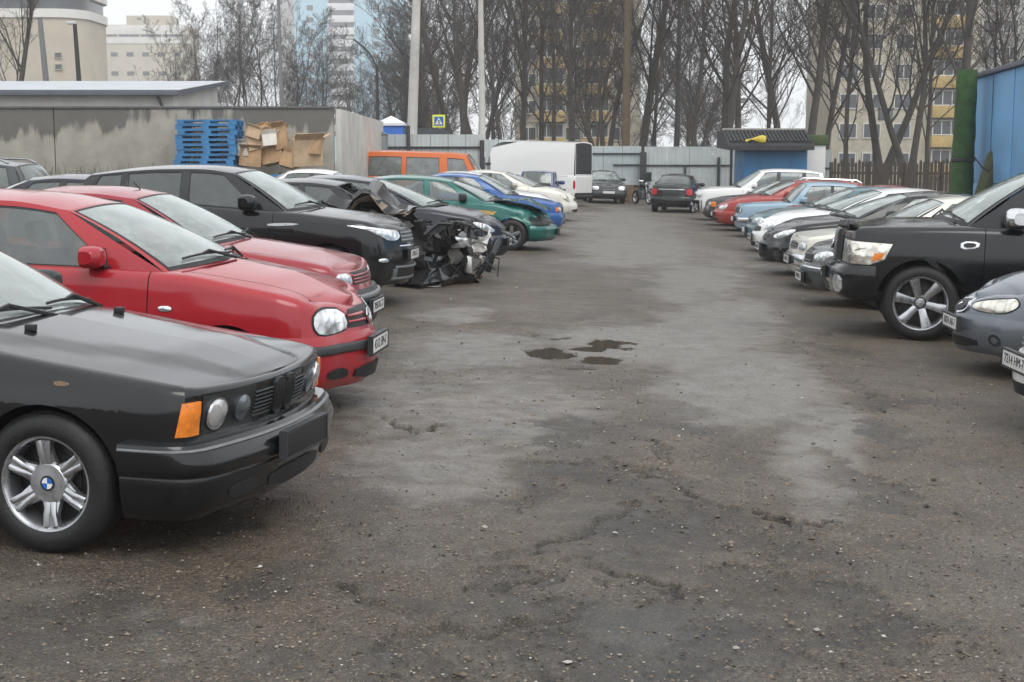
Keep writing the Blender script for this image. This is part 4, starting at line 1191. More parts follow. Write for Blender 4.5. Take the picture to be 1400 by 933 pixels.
def axis_steps(segs):
    out = [segs[0][0]]
    for a, b, st in segs:
        n = max(1, int(round((b - a) / st))); out += [a + (b - a) * (i + 1) / n for i in range(n)]
    return out
def build_ground():
    xs = axis_steps([(-900, -120, 60), (-120, -30, 10), (-30, -8, 1.0), (-8, -3, .15), (-3, -1.2, .03), (-1.2, 2.4, .02), (2.4, 3.6, .03), (3.6, 8, .15), (8, 30, 1.0), (30, 120, 10), (120, 900, 60)])
    ys = axis_steps([(-60, 2, 6), (2, 4.2, .1), (4.2, 8.5, .02), (8.5, 15.5, .045), (15.5, 30, .16), (30, 75, 1.0), (75, 200, 12), (200, 1500, 100)])
    V, film, grit, dark = [], [], [], []
    for y in ys:
        for x in xs:
            z = ground_z(x, y); f = g = d = 0.0
            if -3.5 < x < 8 and 3 < y < 60:
                pp = proj(x, y, z)
                if pp:
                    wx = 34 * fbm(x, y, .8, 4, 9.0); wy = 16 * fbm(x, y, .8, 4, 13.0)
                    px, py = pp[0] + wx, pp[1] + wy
                    f, g, d = blobs(FILM_SHEEN, px, py), blobs(GRIT, px, py), blobs(DARK, px, py)
            if -3 < x < 3.6 and 4 < y < 15.6:
                rough = fbm(x, y, 7.0, 4, 3.0)
                z += .009 * rough * (1 - .85 * f) + .010 * max(0, fbm(x, y, 2.2, 4, 21.0)) * (d + .3 * g)
                cd, sd = crack_d(x + .10 * fbm(x, y, 6, 5, 1.0), y + .10 * fbm(x, y, 6, 5, 4.0))
                if cd < .3:
                    k = max(0, min(1, .75 + .9 * fbm(x, y, 2.5, 3, 17.0)))
                    z -= .028 * k * (1 - sstep(.006, .028, cd)); z += sd * .006 * (1 - sstep(.02, .22, cd))
                    d = max(d, 1.25 * k * (1 - sstep(.012, .034, cd)))
                bk = sstep(.02, .06, fbm(x, y, 1.5, 6, 31.0)) * sstep(.15, .4, d + .5 * g)      # places where the top layer has broken away
                if bk > 0:
                    z -= .013 * bk; z += .006 * bk * fbm(x, y, 16, 3, 6.0); d = max(d, .75 * bk); f *= 1 - .7 * bk
                pm = puddle_mask(x, y)
                if pm > -.4:
                    k = sstep(-.4, .05, pm); z = z * (1 - k) + (PZ - .010 * sstep(0, .3, pm) + .003 * (pm <= 0)) * k
                    d = max(d, .8 * sstep(-.15, .1, pm)); f *= 1 - sstep(-.1, .1, pm)
            V.append((x, y, z)); film.append(f); grit.append(g); dark.append(d)
    nx = len(xs); F = []
    for j in range(len(ys) - 1):
        for i in range(nx - 1):
            a = j * nx + i; F.append((a, a + 1, a + nx + 1, a + nx))
    me = bpy.data.meshes.new('ground'); me.from_pydata(V, [], F)
    me.polygons.foreach_set('use_smooth', [True] * len(F))
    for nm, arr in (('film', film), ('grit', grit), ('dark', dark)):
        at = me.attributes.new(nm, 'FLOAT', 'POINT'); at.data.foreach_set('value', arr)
    me.materials.append(mat_ground())
    o = link('ground', me); tag(o, kind='structure')
    return o

def mat_ground():
    m, n, l, b = _base('wet_asphalt')
    tc = n.new('ShaderNodeTexCoord'); vec = tc.outputs['Object']
    def attr(nm):
        a = n.new('ShaderNodeAttribute'); a.attribute_name = nm; return a.outputs['Fac']
    def math_(op, a, c, clamp=False):
        q = n.new('ShaderNodeMath'); q.operation = op; q.use_clamp = clamp
        for i, s in enumerate((a, c)):
            if isinstance(s, (int, float)): q.inputs[i].default_value = s
            else: l.new(s, q.inputs[i])
        return q.outputs[0]
    big = tex_noise(n, l, .55, 7, .62, vec=vec); mid = tex_noise(n, l, 5.0, 6, .65, vec=vec); fin = tex_noise(n, l, 55.0, 4, .7, vec=vec)
    sp = n.new('ShaderNodeTexVoronoi'); sp.inputs['Scale'].default_value = 95.0; l.new(vec, sp.inputs['Vector'])
    sp2 = n.new('ShaderNodeTexVoronoi'); sp2.inputs['Scale'].default_value = 38.0; l.new(vec, sp2.inputs['Vector'])
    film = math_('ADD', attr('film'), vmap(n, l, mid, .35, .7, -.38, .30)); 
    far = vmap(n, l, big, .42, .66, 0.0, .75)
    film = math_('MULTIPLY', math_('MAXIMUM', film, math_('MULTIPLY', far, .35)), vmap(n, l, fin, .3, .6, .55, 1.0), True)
    grit = math_('MULTIPLY', math_('MAXIMUM', attr('grit'), vmap(n, l, big, .60, .38, 0.0, .75)), vmap(n, l, mid, .3, .7, .45, 1.15), True)
    dark = math_('MULTIPLY', math_('MAXIMUM', attr('dark'), .12), vmap(n, l, mid, .35, .65, .45, 1.2), True)
    stone = ramp(n, l, sp.outputs['Color'], [(0.0, (.013, .0115, .010)), (.5, (.068, .052, .037)), (.8, (.16, .12, .08)), (1.0, (.42, .38, .32))])
    base = mixc(n, l, vmap(n, l, fin, .3, .65, .3, .95), (.060, .044, .030), stone)
    base = mixc(n, l, math_('MULTIPLY', grit, .9), base, mixc(n, l, vmap(n, l, sp2.outputs['Distance'], .1, .6, .2, .8), (.175, .112, .064), stone))
    base = mixc(n, l, math_('MULTIPLY', dark, .88), base, (.022, .0225, .021))
    mot = tex_noise(n, l, 1.7, 9, .72, vec=vec)
    base = mixc(n, l, vmap(n, l, mot, .50, .60, 0.0, .55), base, (.030, .0265, .023))
    base = mixc(n, l, vmap(n, l, mot, .46, .38, 0.0, .35), base, (.15, .125, .095))
    base = mixc(n, l, math_('MULTIPLY', film, .84), base, (.225, .215, .198))  # mud colour lightened to stand in for the wet sheen
    l.new(base, b.inputs['Base Color'])
    rough = math_('SUBTRACT', vmap(n, l, mid, .3, .7, .50, .66), math_('MULTIPLY', film, .40))
    l.new(rough, b.inputs['Roughness'])
    b.inputs['Specular IOR Level'].default_value = .55
    h = math_('ADD', math_('MULTIPLY', sp.outputs['Distance'], -.8), math_('MULTIPLY', fin, 1.0))
    h = math_('ADD', h, math_('MULTIPLY', mid, 1.2))
    h = math_('MULTIPLY', h, math_('SUBTRACT', 1.0, math_('MULTIPLY', film, .72)))
    bump(n, l, b, h, 1.0, .014)
    return m

def build_puddle():
    m, n, l, b = _base('puddle_water'); setc(b, (.045, .035, .024), .04)
    b.inputs['Specular IOR Level'].default_value = .5
    bump(n, l, b, tex_noise(n, l, 9, 2), .04, .01)
    x0 = min(p[0] - p[2] * 1.6 for p in PW); x1 = max(p[0] + p[2] * 1.6 for p in PW)
    y0 = min(p[1] - p[3] * 1.6 for p in PW); y1 = max(p[1] + p[3] * 1.6 for p in PW)
    st = .02; idx = {}; V = []; F = []
    nx, ny = int((x1 - x0) / st), int((y1 - y0) / (st * 2))
    msk = [[puddle_mask(x0 + i * st, y0 + j * st * 2) > .0 for i in range(nx + 1)] for j in range(ny + 1)]
    def vi(i, j):
        if (i, j) not in idx: idx[(i, j)] = len(V); V.append((x0 + i * st, y0 + j * st * 2, PZ))
        return idx[(i, j)]
    for j in range(ny):
        for i in range(nx):
            if msk[j][i] + msk[j][i+1] + msk[j+1][i] + msk[j+1][i+1] >= 2: F.append((vi(i, j), vi(i+1, j), vi(i+1, j+1), vi(i, j+1)))
    o = obj('puddle', V, F, m); tag(o, 'muddy puddle of several lobes in the middle of the lane', 'puddle', kind='structure')

def build_gravel():
    rng = random.Random(7); V, F = [], []
    def stone(x, y, r):
        z = ground_z(x, y) + r * .15; b = len(V); a0 = rng.random() * 6
        fl = rng.uniform(.45, .8)
        pts = [(0, 0, 1), (0, 0, -1)] + [(math.cos(a0 + k * 1.2566), math.sin(a0 + k * 1.2566), rng.uniform(-.3, .3)) for k in range(5)]
        for (px, py, pz) in pts:
            q = rng.uniform(.75, 1.2); V.append((x + px * r * q, y + py * r * q, z + pz * r * q * fl))
        for k in range(5):
            F.append((b, b + 2 + k, b + 2 + (k + 1) % 5)); F.append((b + 1, b + 2 + (k + 1) % 5, b + 2 + k))
    for _ in range(24000):
        y = 4.3 + 12 * rng.random() ** 1.7; x = rng.uniform(-.42, .42) * (y + 1.2) * .95
        pp = proj(x, y, gz(x))
        if blobs(FILM_SHEEN, *pp) > .45 and rng.random() < .8: continue
        if puddle_mask(x, y) > -.1: continue
        stone(x, y, rng.choice((.003, .004, .005, .006, .007, .009)) * rng.uniform(.7, 1.2))
    for _ in range(420):
        y = 4.4 + 16 * rng.random() ** 1.3; x = rng.uniform(-.4, .4) * (y + 1.2) * .9
        if puddle_mask(x, y) > -.1: continue
        stone(x, y, rng.uniform(.010, .020))
    m, n, l, b = _base('gravel'); setc(b, (.1, .1, .1), .6)
    g = n.new('ShaderNodeNewGeometry')
    l.new(ramp(n, l, g.outputs['Random Per Island'], [(0, (.022, .02, .018)), (.5, (.09, .07, .05)), (.85, (.19, .145, .10)), (.97, (.28, .26, .23)), (1, (.5, .48, .44))]), b.inputs['Base Color'])
    o = obj('gravel', V, F, m, smooth=False); tag(o, 'loose stone chips strewn over the lane', 'gravel', kind='stuff')

# ------------------------------------------------------------------ trees
M_BARK = mat_simple('bark', (.060, .052, .045), .9, 0, .35, 3, .5, 18)
M_TWIG = mat_simple('twigs', (.055, .047, .042), .9, 0, .25, 1.5)
def gen_tree(seed, H, r0, fork=1, start=.30, spread=1.0, nl=16, twist=.10, depth=4, upr=.0, dens=1.0, tmin=1.0):
    rng = random.Random(seed); T, C = MB(), MB()
    def rv(): return Vector((rng.gauss(0, 1), rng.gauss(0, 1), rng.gauss(0, 1)))
    def limb(p, d, L, r, dep):
        n = (10, 7, 5, 4, 3)[dep]; sd = (9, 6, 4, 3, 3)[dep]
        wob = (twist, .16, .20, .22, .20)[dep]; trop = (.02, .07, .06, .03, .0)[dep]
        path, rad = [p.copy()], [r * (1.35 if dep == 0 else 1.0)]; d = d.normalized()
        for i in range(n):
            d = (d + rv() * wob * .5 + Vector((0, 0, trop))).normalized(); p = p + d * (L / n)
            t = (i + 1) / n; path.append(p.copy()); rad.append(max(r * (1 - t) ** .8, (.0075 + .002 * (4 - dep)) * tmin))
        (T if dep <= 1 else C).tube(path, rad, sd, cap=False)
        if dep >= depth: return
        k = int(round((nl, 8, 6, 5)[dep] * dens * rng.uniform(.8, 1.2)))
        for j in range(k):
            t = start + (1 - start) * (j + rng.random()) / k if dep == 0 else .2 + .8 * (j + rng.random()) / k
            t = min(t, .97); f = t * n; i = min(int(f), n - 1); q = path[i].lerp(path[i + 1], f - i)
            ax = (path[i + 1] - path[i]).normalized()
            side = rv(); side = (side - ax * side.dot(ax)).normalized()
            ang = math.radians(rng.uniform(28, 62) if dep == 0 else rng.uniform(25, 60)) * spread
            nd = ax * math.cos(ang) + side * math.sin(ang) + Vector((0, 0, .12))
            base = L * (.46, .50, .48, .5)[dep]
            ll = base * (1 - .62 * t if dep == 0 else 1 - .45 * t) * rng.uniform(.7, 1.25)
            rr = min(rad[i] * .55, r * (.30, .46, .5, .5)[dep])
            limb(q, nd, ll, max(rr, .006 * tmin), dep + 1)
    if fork == 1:
        limb(Vector((0, 0, -.2)), Vector((rng.uniform(-.04, .04), rng.uniform(-.04, .04), 1)), H, r0, 0)
    else:
        hb = H * .10; T.tube([(0, 0, -.2), (0, 0, hb * .5), (0, 0, hb)], [r0 * 1.4, r0 * 1.1, r0], 9, cap=False)
        for k in range(fork):
            a = 2 * math.pi * k / fork + rng.uniform(-.3, .3) + .4
            limb(Vector((math.cos(a) * r0 * .3, math.sin(a) * r0 * .3, hb * .8)), Vector((math.cos(a) * .30, math.sin(a) * .16, 1)), H * rng.uniform(.75, .95), r0 * .62, 0)
    return (mesh_of('trunk', T.V, T.F, M_BARK, angle=80), mesh_of('crown', C.V, C.F, M_TWIG, angle=80))

TREE_MESH = {}
def tree(kind, x, y, scale, rz, label, group=None, lean=(0, 0), zbase=None):
    if kind not in TREE_MESH: TREE_MESH[kind] = gen_tree(**TREE_KINDS[kind])
    t, c = TREE_MESH[kind]
    o = empty('bare_tree', (x, y, gz(x) if zbase is None else zbase), rz); o.scale = (scale, scale, scale)
    o.rotation_euler = (lean[1], lean[0], rz)
    link('trunk', t, o); link('crown', c, o); tag(o, label, 'tree', group)
    return o
TREE_KINDS = {
    'tall_a': dict(seed=3, H=21, r0=.23, tmin=.8, start=.16, nl=24, upr=.1, spread=.9), 'tall_b': dict(seed=11, H=23, r0=.26, tmin=.8, start=.22, nl=22, spread=.85),
    'fork_a': dict(seed=21, H=19, r0=.36, tmin=.85, fork=2, start=.18, nl=15), 'fork_b': dict(seed=33, H=17, r0=.32, tmin=.85, fork=3, start=.15, nl=12, twist=.16),
    'slim': dict(seed=41, H=17, r0=.13, tmin=.8, start=.14, nl=22, spread=.8), 'bushy': dict(seed=53, H=10, r0=.13, fork=4, start=.10, nl=11, spread=1.1, twist=.14),
    'fine': dict(seed=59, H=11, r0=.11, fork=4, start=.08, nl=14, spread=1.05, twist=.13, dens=1.0, tmin=.55),
    'sparse': dict(seed=57, H=10, r0=.12, fork=3, start=.12, nl=9, spread=1.05, twist=.14, dens=.8),
    'broad': dict(seed=61, H=13, r0=.26, start=.18, nl=20, spread=1.25, twist=.18)}

# ------------------------------------------------------------------ buildings
def building(name, label, px0, px1, Y, ztop, depth, mat, rows, win=None, zbase=0.0, cat='building', yaw=0.0):
    """box building whose front spans two photo columns at distance Y; rows: list of dict(kind=...) in metres"""
    x0, x1 = XatY(px0, Y), XatY(px1, Y); W = x1 - x0
    o = empty(name, ((x0 + x1) / 2, Y, zbase), yaw); tag(o, label, cat)
    MB().bbox(-W/2, W/2, 0, depth, -1.0, ztop - zbase, .08).obj('wall', mat, o)
    return o, W

WIN_CACHE = {}
def window(parent, x, z, w, h, y=0.0, glass=None, frame=None, mull=1):
    k = (round(w, 2), round(h, 2), glass.name, frame.name, mull)
    if k not in WIN_CACHE:
        f = MB(); t = .09
        f.box(-w/2, -w/2 + t, -.08, .06, 0, h); f.box(w/2 - t, w/2, -.08, .06, 0, h)
        f.box(-w/2 + t, w/2 - t, -.08, .06, 0, t); f.box(-w/2 + t, w/2 - t, -.08, .06, h - t, h)
        for q in range(mull):
            xx = -w/2 + w * (q + 1) / (mull + 1); f.box(xx - .04, xx + .04, -.07, .05, t, h - t)
        g = MB().box(-w/2 + t, w/2 - t, -.03, .02, t, h - t)
        WIN_CACHE[k] = (mesh_of('window', f.V, f.F, frame, False), mesh_of('pane', g.V, g.F, glass, False))
    a, b = WIN_CACHE[k]
    o = link('window', a, parent); o.location = (x, y, z); link('pane', b, o)
    return o
# ================================================================== the place
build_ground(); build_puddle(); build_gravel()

# ---- concrete wall behind the left row
def mat_concrete():
    m, n, l, b = _base('stained_concrete'); setc(b, (.3, .29, .26), .85)
    tc = n.new('ShaderNodeTexCoord'); vec = tc.outputs['Object']
    f = tex_noise(n, l, 1.6, 7, .65, vec=vec); f2 = tex_noise(n, l, 30, 5, .7, vec=vec)
    mp = n.new('ShaderNodeMapping'); mp.inputs['Scale'].default_value = (2.6, 2.6, .55); l.new(vec, mp.inputs['Vector'])
    st = tex_noise(n, l, 1.0, 5, .6, vec=mp.outputs['Vector'])
    sep = n.new('ShaderNodeSeparateXYZ'); l.new(vec, sep.inputs[0])
    top = vmap(n, l, sep.outputs['Z'], 1.35, 2.75, -.10, .62)
    a = n.new('ShaderNodeMath'); a.operation = 'ADD'; l.new(st, a.inputs[0]); l.new(top, a.inputs[1])
    bigx = tex_noise(n, l, .22, 2, .5, vec=vec); a2 = n.new('ShaderNodeMath'); a2.operation = 'ADD'; l.new(a.outputs[0], a2.inputs[0]); l.new(vmap(n, l, bigx, .35, .65, -.32, .22), a2.inputs[1])
    stain = vmap(n, l, a2.outputs[0], .80, .92, 0, .80)
    base = ramp(n, l, f, [(.3, (.25, .235, .195)), (.55, (.33, .315, .27)), (.75, (.40, .38, .32))])
    base = mixc(n, l, vmap(n, l, f2, .4, .7, 0, .35), base, (.18, .165, .14))
    l.new(mixc(n, l, stain, base, (.075, .073, .070)), b.inputs['Base Color'])
    bump(n, l, b, f2, .4, .02)
    return m
M_CONC = mat_concrete()
M_CONCL = mat_simple('pale_concrete', (.46, .45, .42), .8, 0, .2, 1.2, .3, 25)
M_PEBBLE = mat_simple('pebble_concrete', (.33, .31, .27), .9, 0, .25, 9, .9, 22)

wy, wx1 = 40.0, XatY(462, 40)
wall = empty('concrete_wall', (wx1, wy, .26)); tag(wall, 'long grey concrete panel wall with dark wet stains along its top', 'wall')
pw = 3.98; zt = At(300, 149, 40).z - .26
for k in range(7):
    xa = -(k + 1) * pw; m = MB().bbox(xa + .012, xa + pw - .012, -.07, .07, -.5, zt, .012)
    m.obj('panel', M_CONC, wall)
    MB().bbox(xa - .09, xa + .09, .072, .20, -.5, zt - .05, .01).obj('post', M_CONC, wall)
    if k == 4:
        MB().bbox(xa + .1, xa + 1.25 * 1 + 2.4, -.085, -.0705, .3, zt - .15, .005).obj('pebble_face', M_PEBBLE, wall)
MB().bbox(-7 * pw, 0, -.11, .11, zt + .002, zt + .07, .01).obj('coping', mat_simple('wet_coping', (.09, .088, .085), .6, 0, .3, 5), wall)
ret = empty('return_wall', (wx1 + .12, wy, .2)); tag(ret, 'pale concrete wall running away from the corner of the stained wall', 'wall')
for k in range(3):
    MB().bbox(-.07, .07, k * 4.4 - .05, k * 4.4 + 4.33, -.5, zt + .05, .012).obj('panel', M_CONCL, ret)

# ---- low shed with a grey sheet roof behind the wall
M_SHEDW = mat_simple('white_render', (.62, .62, .60), .85, 0, .12, 1.0)
M_ROOFG = mat_simple('grey_roof', (.44, .45, .48), .6, 0, .15, .8)
M_ROOFE = mat_simple('roof_edge', (.10, .11, .13), .6, 0, .15, 2)
sh = empty('low_shed', (At(245, 130, 52).x, 52, .3)); tag(sh, 'low white shed with flat grey roof and dark eaves behind the concrete wall', 'building')
zf = At(100, 124, 52).z - .3; zr = At(100, 110, 60).z - .3
MB().bbox(-22, -.35, .5, 9, -1, zf - .1, .03).obj('wall', M_SHEDW, sh)
r = MB(); r.grid([[(-22.5, -.1, zf), (0, -.1, zf)], [(-22.5, 8.6, zr), (.02, 8.6, zr)]]); r.grid([[(-22.5, 8.6, zr - .05), (.02, 8.6, zr - .05)], [(-22.5, 8.6, zr), (.02, 8.6, zr)]])
r.orient((0, 0, -60)); r.obj('roof', M_ROOFG, sh)
MB().bbox(-22.5, -.0, -.16, -.10, zf - .17, zf + .02, .01).obj('eaves_board', M_ROOFE, sh)
e = MB(); e.add([(.022, -.1, zf - .17), (.022, 8.6, zr - .17), (.022, 8.6, zr), (.022, -.1, zf + .02), (.09, -.1, zf - .17), (.09, 8.6, zr - .17), (.09, 8.6, zr), (.09, -.1, zf + .02)],
    [(0,1,2,3),(4,7,6,5),(0,4,5,1),(3,2,6,7),(0,3,7,4),(1,5,6,2)]); e.obj('gable_board', M_ROOFE, sh, False)
MB().add([(-.345, .52, zf - .2), (-.345, 8.4, zf - .2), (-.345, 8.4, zr - .02), (-.345, .52, zf - .02)], [(0, 1, 2, 3)]).obj('gable_wall', M_SHEDW, sh)
MB().tube([(-.9, .42, zf - .2), (-.75, .40, zf - .55), (-.6, .42, zf - .9), (-.6, .42, 0)], .06, 8).obj('downpipe', M_ROOFE, sh)

# ---- stack of blue pallets and heap of cardboard
M_PAL = mat_simple('blue_pallet', (.035, .17, .36), .6, 0, .3, 7, .3, 30)
pz0 = .30; pbx = XatY(293, 39.2); ptop = At(293, 160, 39.2).z
ph = .137; npal = int((ptop - pz0) / ph)
pm = MB()
for z_, hh, nn, along in ((.0, .02, 3, 1), (.10, .022, 7, 1)):
    for k in range(nn):
        w_ = .10 if nn == 7 else .12; yy = -.55 + (1.1 - w_) * k / (nn - 1); pm.box(-.82, .82, yy, yy + w_, z_, z_ + hh * 1.6)
for a in (-.82, -.10, .62):
    for b_ in (-.55, -.07, .43): pm.box(a, a + .20, b_, b_ + .12, .0322, .0998)
pme = mesh_of('blue_pallet', pm.V, pm.F, M_PAL, False)
rg = random.Random(4)
for k in range(npal):
    o = link('blue_pallet', pme); o.location = (pbx + rg.uniform(-.05, .05) + (.04 if k > npal * .6 else -.02), 39.15, pz0 + k * ph); o.rotation_euler = (0, 0, rg.uniform(-.03, .03))
    tag(o, 'blue wooden pallet in the tall stack against the concrete wall', 'pallet', 'stacked blue pallets')
M_CARD = mat_simple('cardboard', (.42, .27, .15), .85, 0, .3, 3); M_CARD2 = mat_simple('cardboard_pale', (.52, .38, .25), .85, 0, .25, 3); M_CARDW = mat_simple('carton_white', (.62, .58, .52), .8, 0, .2, 3)
WHAT = ['brown', 'pale', 'whitish']
spots = [(345, 215, 30, 24, 0), (352, 195, 26, 22, 1), (350, 181, 20, 14, 1), (368, 192, 18, 16, 2), (375, 212, 30, 26, 0), (384, 190, 16, 30, 0), (404, 208, 12, 44, 1), (420, 208, 40, 36, 1), (335, 205, 16, 18, 2), (362, 178, 12, 10, 0), (395, 220, 20, 20, 0), (432, 200, 14, 20, 0)]
wherec = ['at the foot of the heap', 'propped in the middle of the heap', 'tilted on top of the heap', 'wedged under the top flap', 'squashed in the heap centre', 'standing on end in the heap', 'leaning upright beside the blue drum', 'large and flattened at the end of the heap', 'poking out beside the pallets', 'crumpled at the peak of the heap', 'lying low behind the drum', 'folded against the big flattened one']
for (q, (a, b, w_, h_, k)) in enumerate(spots):
    P_ = At(a, b, 39.0 - .08 * (q % 4)); s_ = 1900 / 39.0; w2, h2 = w_ / s_, h_ / s_
    m = MB(); d_ = rg.uniform(.25, .4)
    m.box(-w2/2, w2/2, -d_/2, d_/2, -h2/2, h2/2)
    fl = MB().box(-w2/2, w2/2, -.005, .005, 0, h2 * .35); fl.xf(Matrix.Translation((0, -d_/2, h2/2)) @ Matrix.Rotation(rg.uniform(.5, 1.2), 4, 'X')); m.join(fl)
    fl = MB().box(-.005, .005, -d_/2, d_/2, 0, w2 * .3); fl.xf(Matrix.Translation((w2/2, 0, h2/2)) @ Matrix.Rotation(rg.uniform(.3, 1.1), 4, 'Y')); m.join(fl)
    m.V = [v + Vector((fbm(v.x, v.z, 3, 2, q), fbm(v.y, v.z, 3, 2, q + 3), fbm(v.x, v.y, 3, 2, q + 7))) * .05 for v in m.V]
    o = m.obj('cardboard_box', (M_CARD, M_CARD2, M_CARDW)[k], None, False); o.location = P_; o.rotation_euler = (rg.uniform(-.3, .3), rg.uniform(-.25, .25), rg.uniform(-.5, .5))
    tag(o, WHAT[k] + ' cardboard box ' + wherec[q], 'box', 'waste cardboard by the pallets')
dr = empty('blue_drum', (XatY(392, 39), 38.6, .25)); tag(dr, 'blue plastic drum standing before the cardboard heap', 'drum')
MB().lathe([(.0, 1.16), (.26, 1.16), (.28, 1.12), (.29, .8), (.305, .78), (.29, .75), (.29, .42), (.305, .40), (.29, .37), (.28, .03), (.26, 0), (0, 0)], 20, 'z').obj('barrel', M_PAL, dr)
MB().lathe([(.0, 1.20), (.06, 1.20), (.06, 1.15)], 10, 'z').obj('bung', M_BLACKPL, dr)
# low scrub at the foot of the concrete wall
rg = random.Random(12)
for k, (a, wid) in enumerate([(60, 3.0), (150, 2.4), (215, 2.0)]):
    C = MB(); x0 = XatY(a, 39.3)
    for _ in range(260):
        p = Vector((x0 + rg.uniform(-wid, wid), 39.3 + rg.uniform(-.4, .3), .28)); d = Vector((rg.gauss(0, .5), rg.gauss(0, .3), 1)).normalized(); L = rg.uniform(.5, 1.5)
        C.tube([p, p + d * L * .5 + Vector((rg.gauss(0, .08), 0, 0)), p + d * L + Vector((rg.gauss(0, .2), 0, 0))], [.012, .009, .004], 3, cap=False)
    o = C.obj('dry_scrub', M_TWIG); tag(o, 'dry brown scrub growing along the foot of the concrete wall', 'scrub', kind='stuff')

# ---- grey cabinet, fences
M_CAB = mat_simple('cabinet_grey', (.20, .22, .23), .55, .2, .15, 2)
cb = empty('steel_cabinet', (XatY(512, 53.2), 52.4, .1)); tag(cb, 'tall grey steel cabinet with domed top behind the orange van', 'cabinet')
hc = At(512, 184, 52.4).z - .1; cw = 44 / (1900 / 52.4) / 2
MB().bbox(-cw, cw, 0, .9, 0, hc, .03).obj('body', M_CAB, cb)
MB().prism([(-cw - .04, 0), (cw + .04, 0), (cw * .6, .16), (0, .22), (-cw * .6, .16)], -.04, .94).xf(Matrix.Translation((0, 0, hc))).recalc().obj('top', M_CAB, cb)
for s_ in (-1, 1): MB().bbox(s_ * cw * .5 - cw * .45, s_ * cw * .5 + cw * .45, -.02, -.001, .15, hc - .15, .006).obj('door', M_CAB, cb)
M_SHEET = mat_simple('pale_sheet', (.47, .505, .50), .5, .25, .12, 1.2); M_IRON = mat_simple('dark_iron', (.035, .035, .037), .6, .3, .3, 6)
M_SHEETB = mat_simple('blue_grey_sheet', (.44, .49, .50), .5, .25, .14, 1.0)
def sheet_mesh(w, h, pitch=.14, dep=.02):
    n_ = max(2, int(w / pitch)); V, F = [], []
    xs_ = []
    for i in range(n_):
        a = w * i / n_; q = w / n_
        xs_ += [(a, 0), (a + q * .42, 0), (a + q * .5, dep), (a + q * .92, dep)]
    xs_.append((w, 0))
    m = MB().grid([[(x, y, 0) for x, y in xs_], [(x, y, h) for x, y in xs_]]); m.grid([[(x, y + .012, 0) for x, y in xs_], [(x, y + .012, h) for x, y in xs_]]); return m
def sheet_fence(label, xa, ya, xb, yb, z0, heights, mat, rails, posts, pitch=.14):
    L = math.hypot(xb - xa, yb - ya); o = empty('sheet_fence', (xa, ya, z0), math.atan2(yb - ya, xb - xa)); tag(o, label, 'fence')
    w = L / len(heights)
    for k, h in enumerate(heights):
        q = sheet_mesh(w - .015, h, pitch).xf(Matrix.Translation((k * w, 0, 0))); q.obj('sheet', mat, o, False)
    for (a, b, z) in rails: MB().box(a * L, b * L, -.07, -.012, z, z + .08).obj('rail', M_IRON, o)
    for (t, h, wd) in posts: MB().bbox(t * L - wd, t * L + wd, -.17, -.072, -.3, h, .01).obj('post', M_IRON, o)
    return o
zL = At(600, 184, 54).z
sheet_fence('pale grey sheet metal fence with dark rail behind the orange van', XatY(520, 54), 54, XatY(662, 54), 54, .08, [zL - .08] * 6, M_SHEET, [(0, 1, zL - .62), (0, 1, .7)], [(.29, zL + .25, .07), (.985, zL - .3, .09)])
sheet_fence('short lower length of grey sheet fence beside the white van', XatY(664, 58), 58, XatY(700, 58), 58, .0, [At(680, 191, 58).z] * 2, M_SHEET, [(0, 1, 1.6)], [(.5, 1.9, .05)])
zR = At(900, 200, 70).z + .15
sheet_fence('tall blue-grey sheet fence between the white van and the dark post', XatY(798, 70), 70, XatY(874, 70), 70, -.15, [zR] * 3, M_SHEETB, [(0, 1, zR - .42), (.5, 1, zR - .98)], [(.0, zR - .1, .05)], .19)
sheet_fence('tall pale sheet fence between the dark post and the blue kiosk', XatY(878, 69.6), 69.6, XatY(1030, 69.6), 69.6, -.2, [zR + .02] * 5, M_SHEET, [(0, .78, zR - .95), (.0, 1, .5)], [(-.012, zR - .25, .16), (.36, zR - .9, .05), (.655, zR - .5, .07)], .19)
sheet_fence('far pale sheet fence seen beyond the blue kiosk', XatY(1060, 66), 66, XatY(1130, 66), 66, -.25, [zR - .1] * 3, M_SHEET, [(0, 1, 1.6), (0, 1, .9)], [(.55, zR + .1, .06)], .19)

# ---- tent, pedestrian sign, lamp posts and poles
tx = XatY(537, 66); tz = At(537, 183, 66).z; te = At(537, 169, 66).z; tt = At(537, 158, 66).z; tw_ = 17 / (1900 / 66)
tn = empty('market_tent', (tx, 66, .1)); tag(tn, 'blue market tent with white pyramid roof beyond the fence', 'tent')
M_TB = mat_simple('tent_blue', (.03, .14, .52), .7, 0, .15, 2); M_TW = mat_simple('tent_white', (.75, .76, .78), .7, 0, .08, 2)
MB().bbox(-tw_, tw_, 0, tw_ * 2, 0, te - .1, .02).obj('side_sheet', M_TB, tn)
k_ = tw_ + .08
MB().add([(-k_, -.08, te - .2), (k_, -.08, te - .2), (k_, tw_*2+.08, te - .2), (-k_, tw_*2+.08, te - .2), (-k_, -.08, te - .08), (k_, -.08, te - .08), (k_, tw_*2+.08, te - .08), (-k_, tw_*2+.08, te - .08), (0, tw_, tt - .1)],
    [(0,1,5,4),(1,2,6,5),(2,3,7,6),(3,0,4,7),(4,5,8),(5,6,8),(6,7,8),(7,4,8)]).obj('roof', M_TW, tn, False)
dc = empty('dark_awning', (XatY(586, 62), 62, 0)); tag(dc, 'dark humped tarpaulin roof showing above the sheet fence', 'tarpaulin')
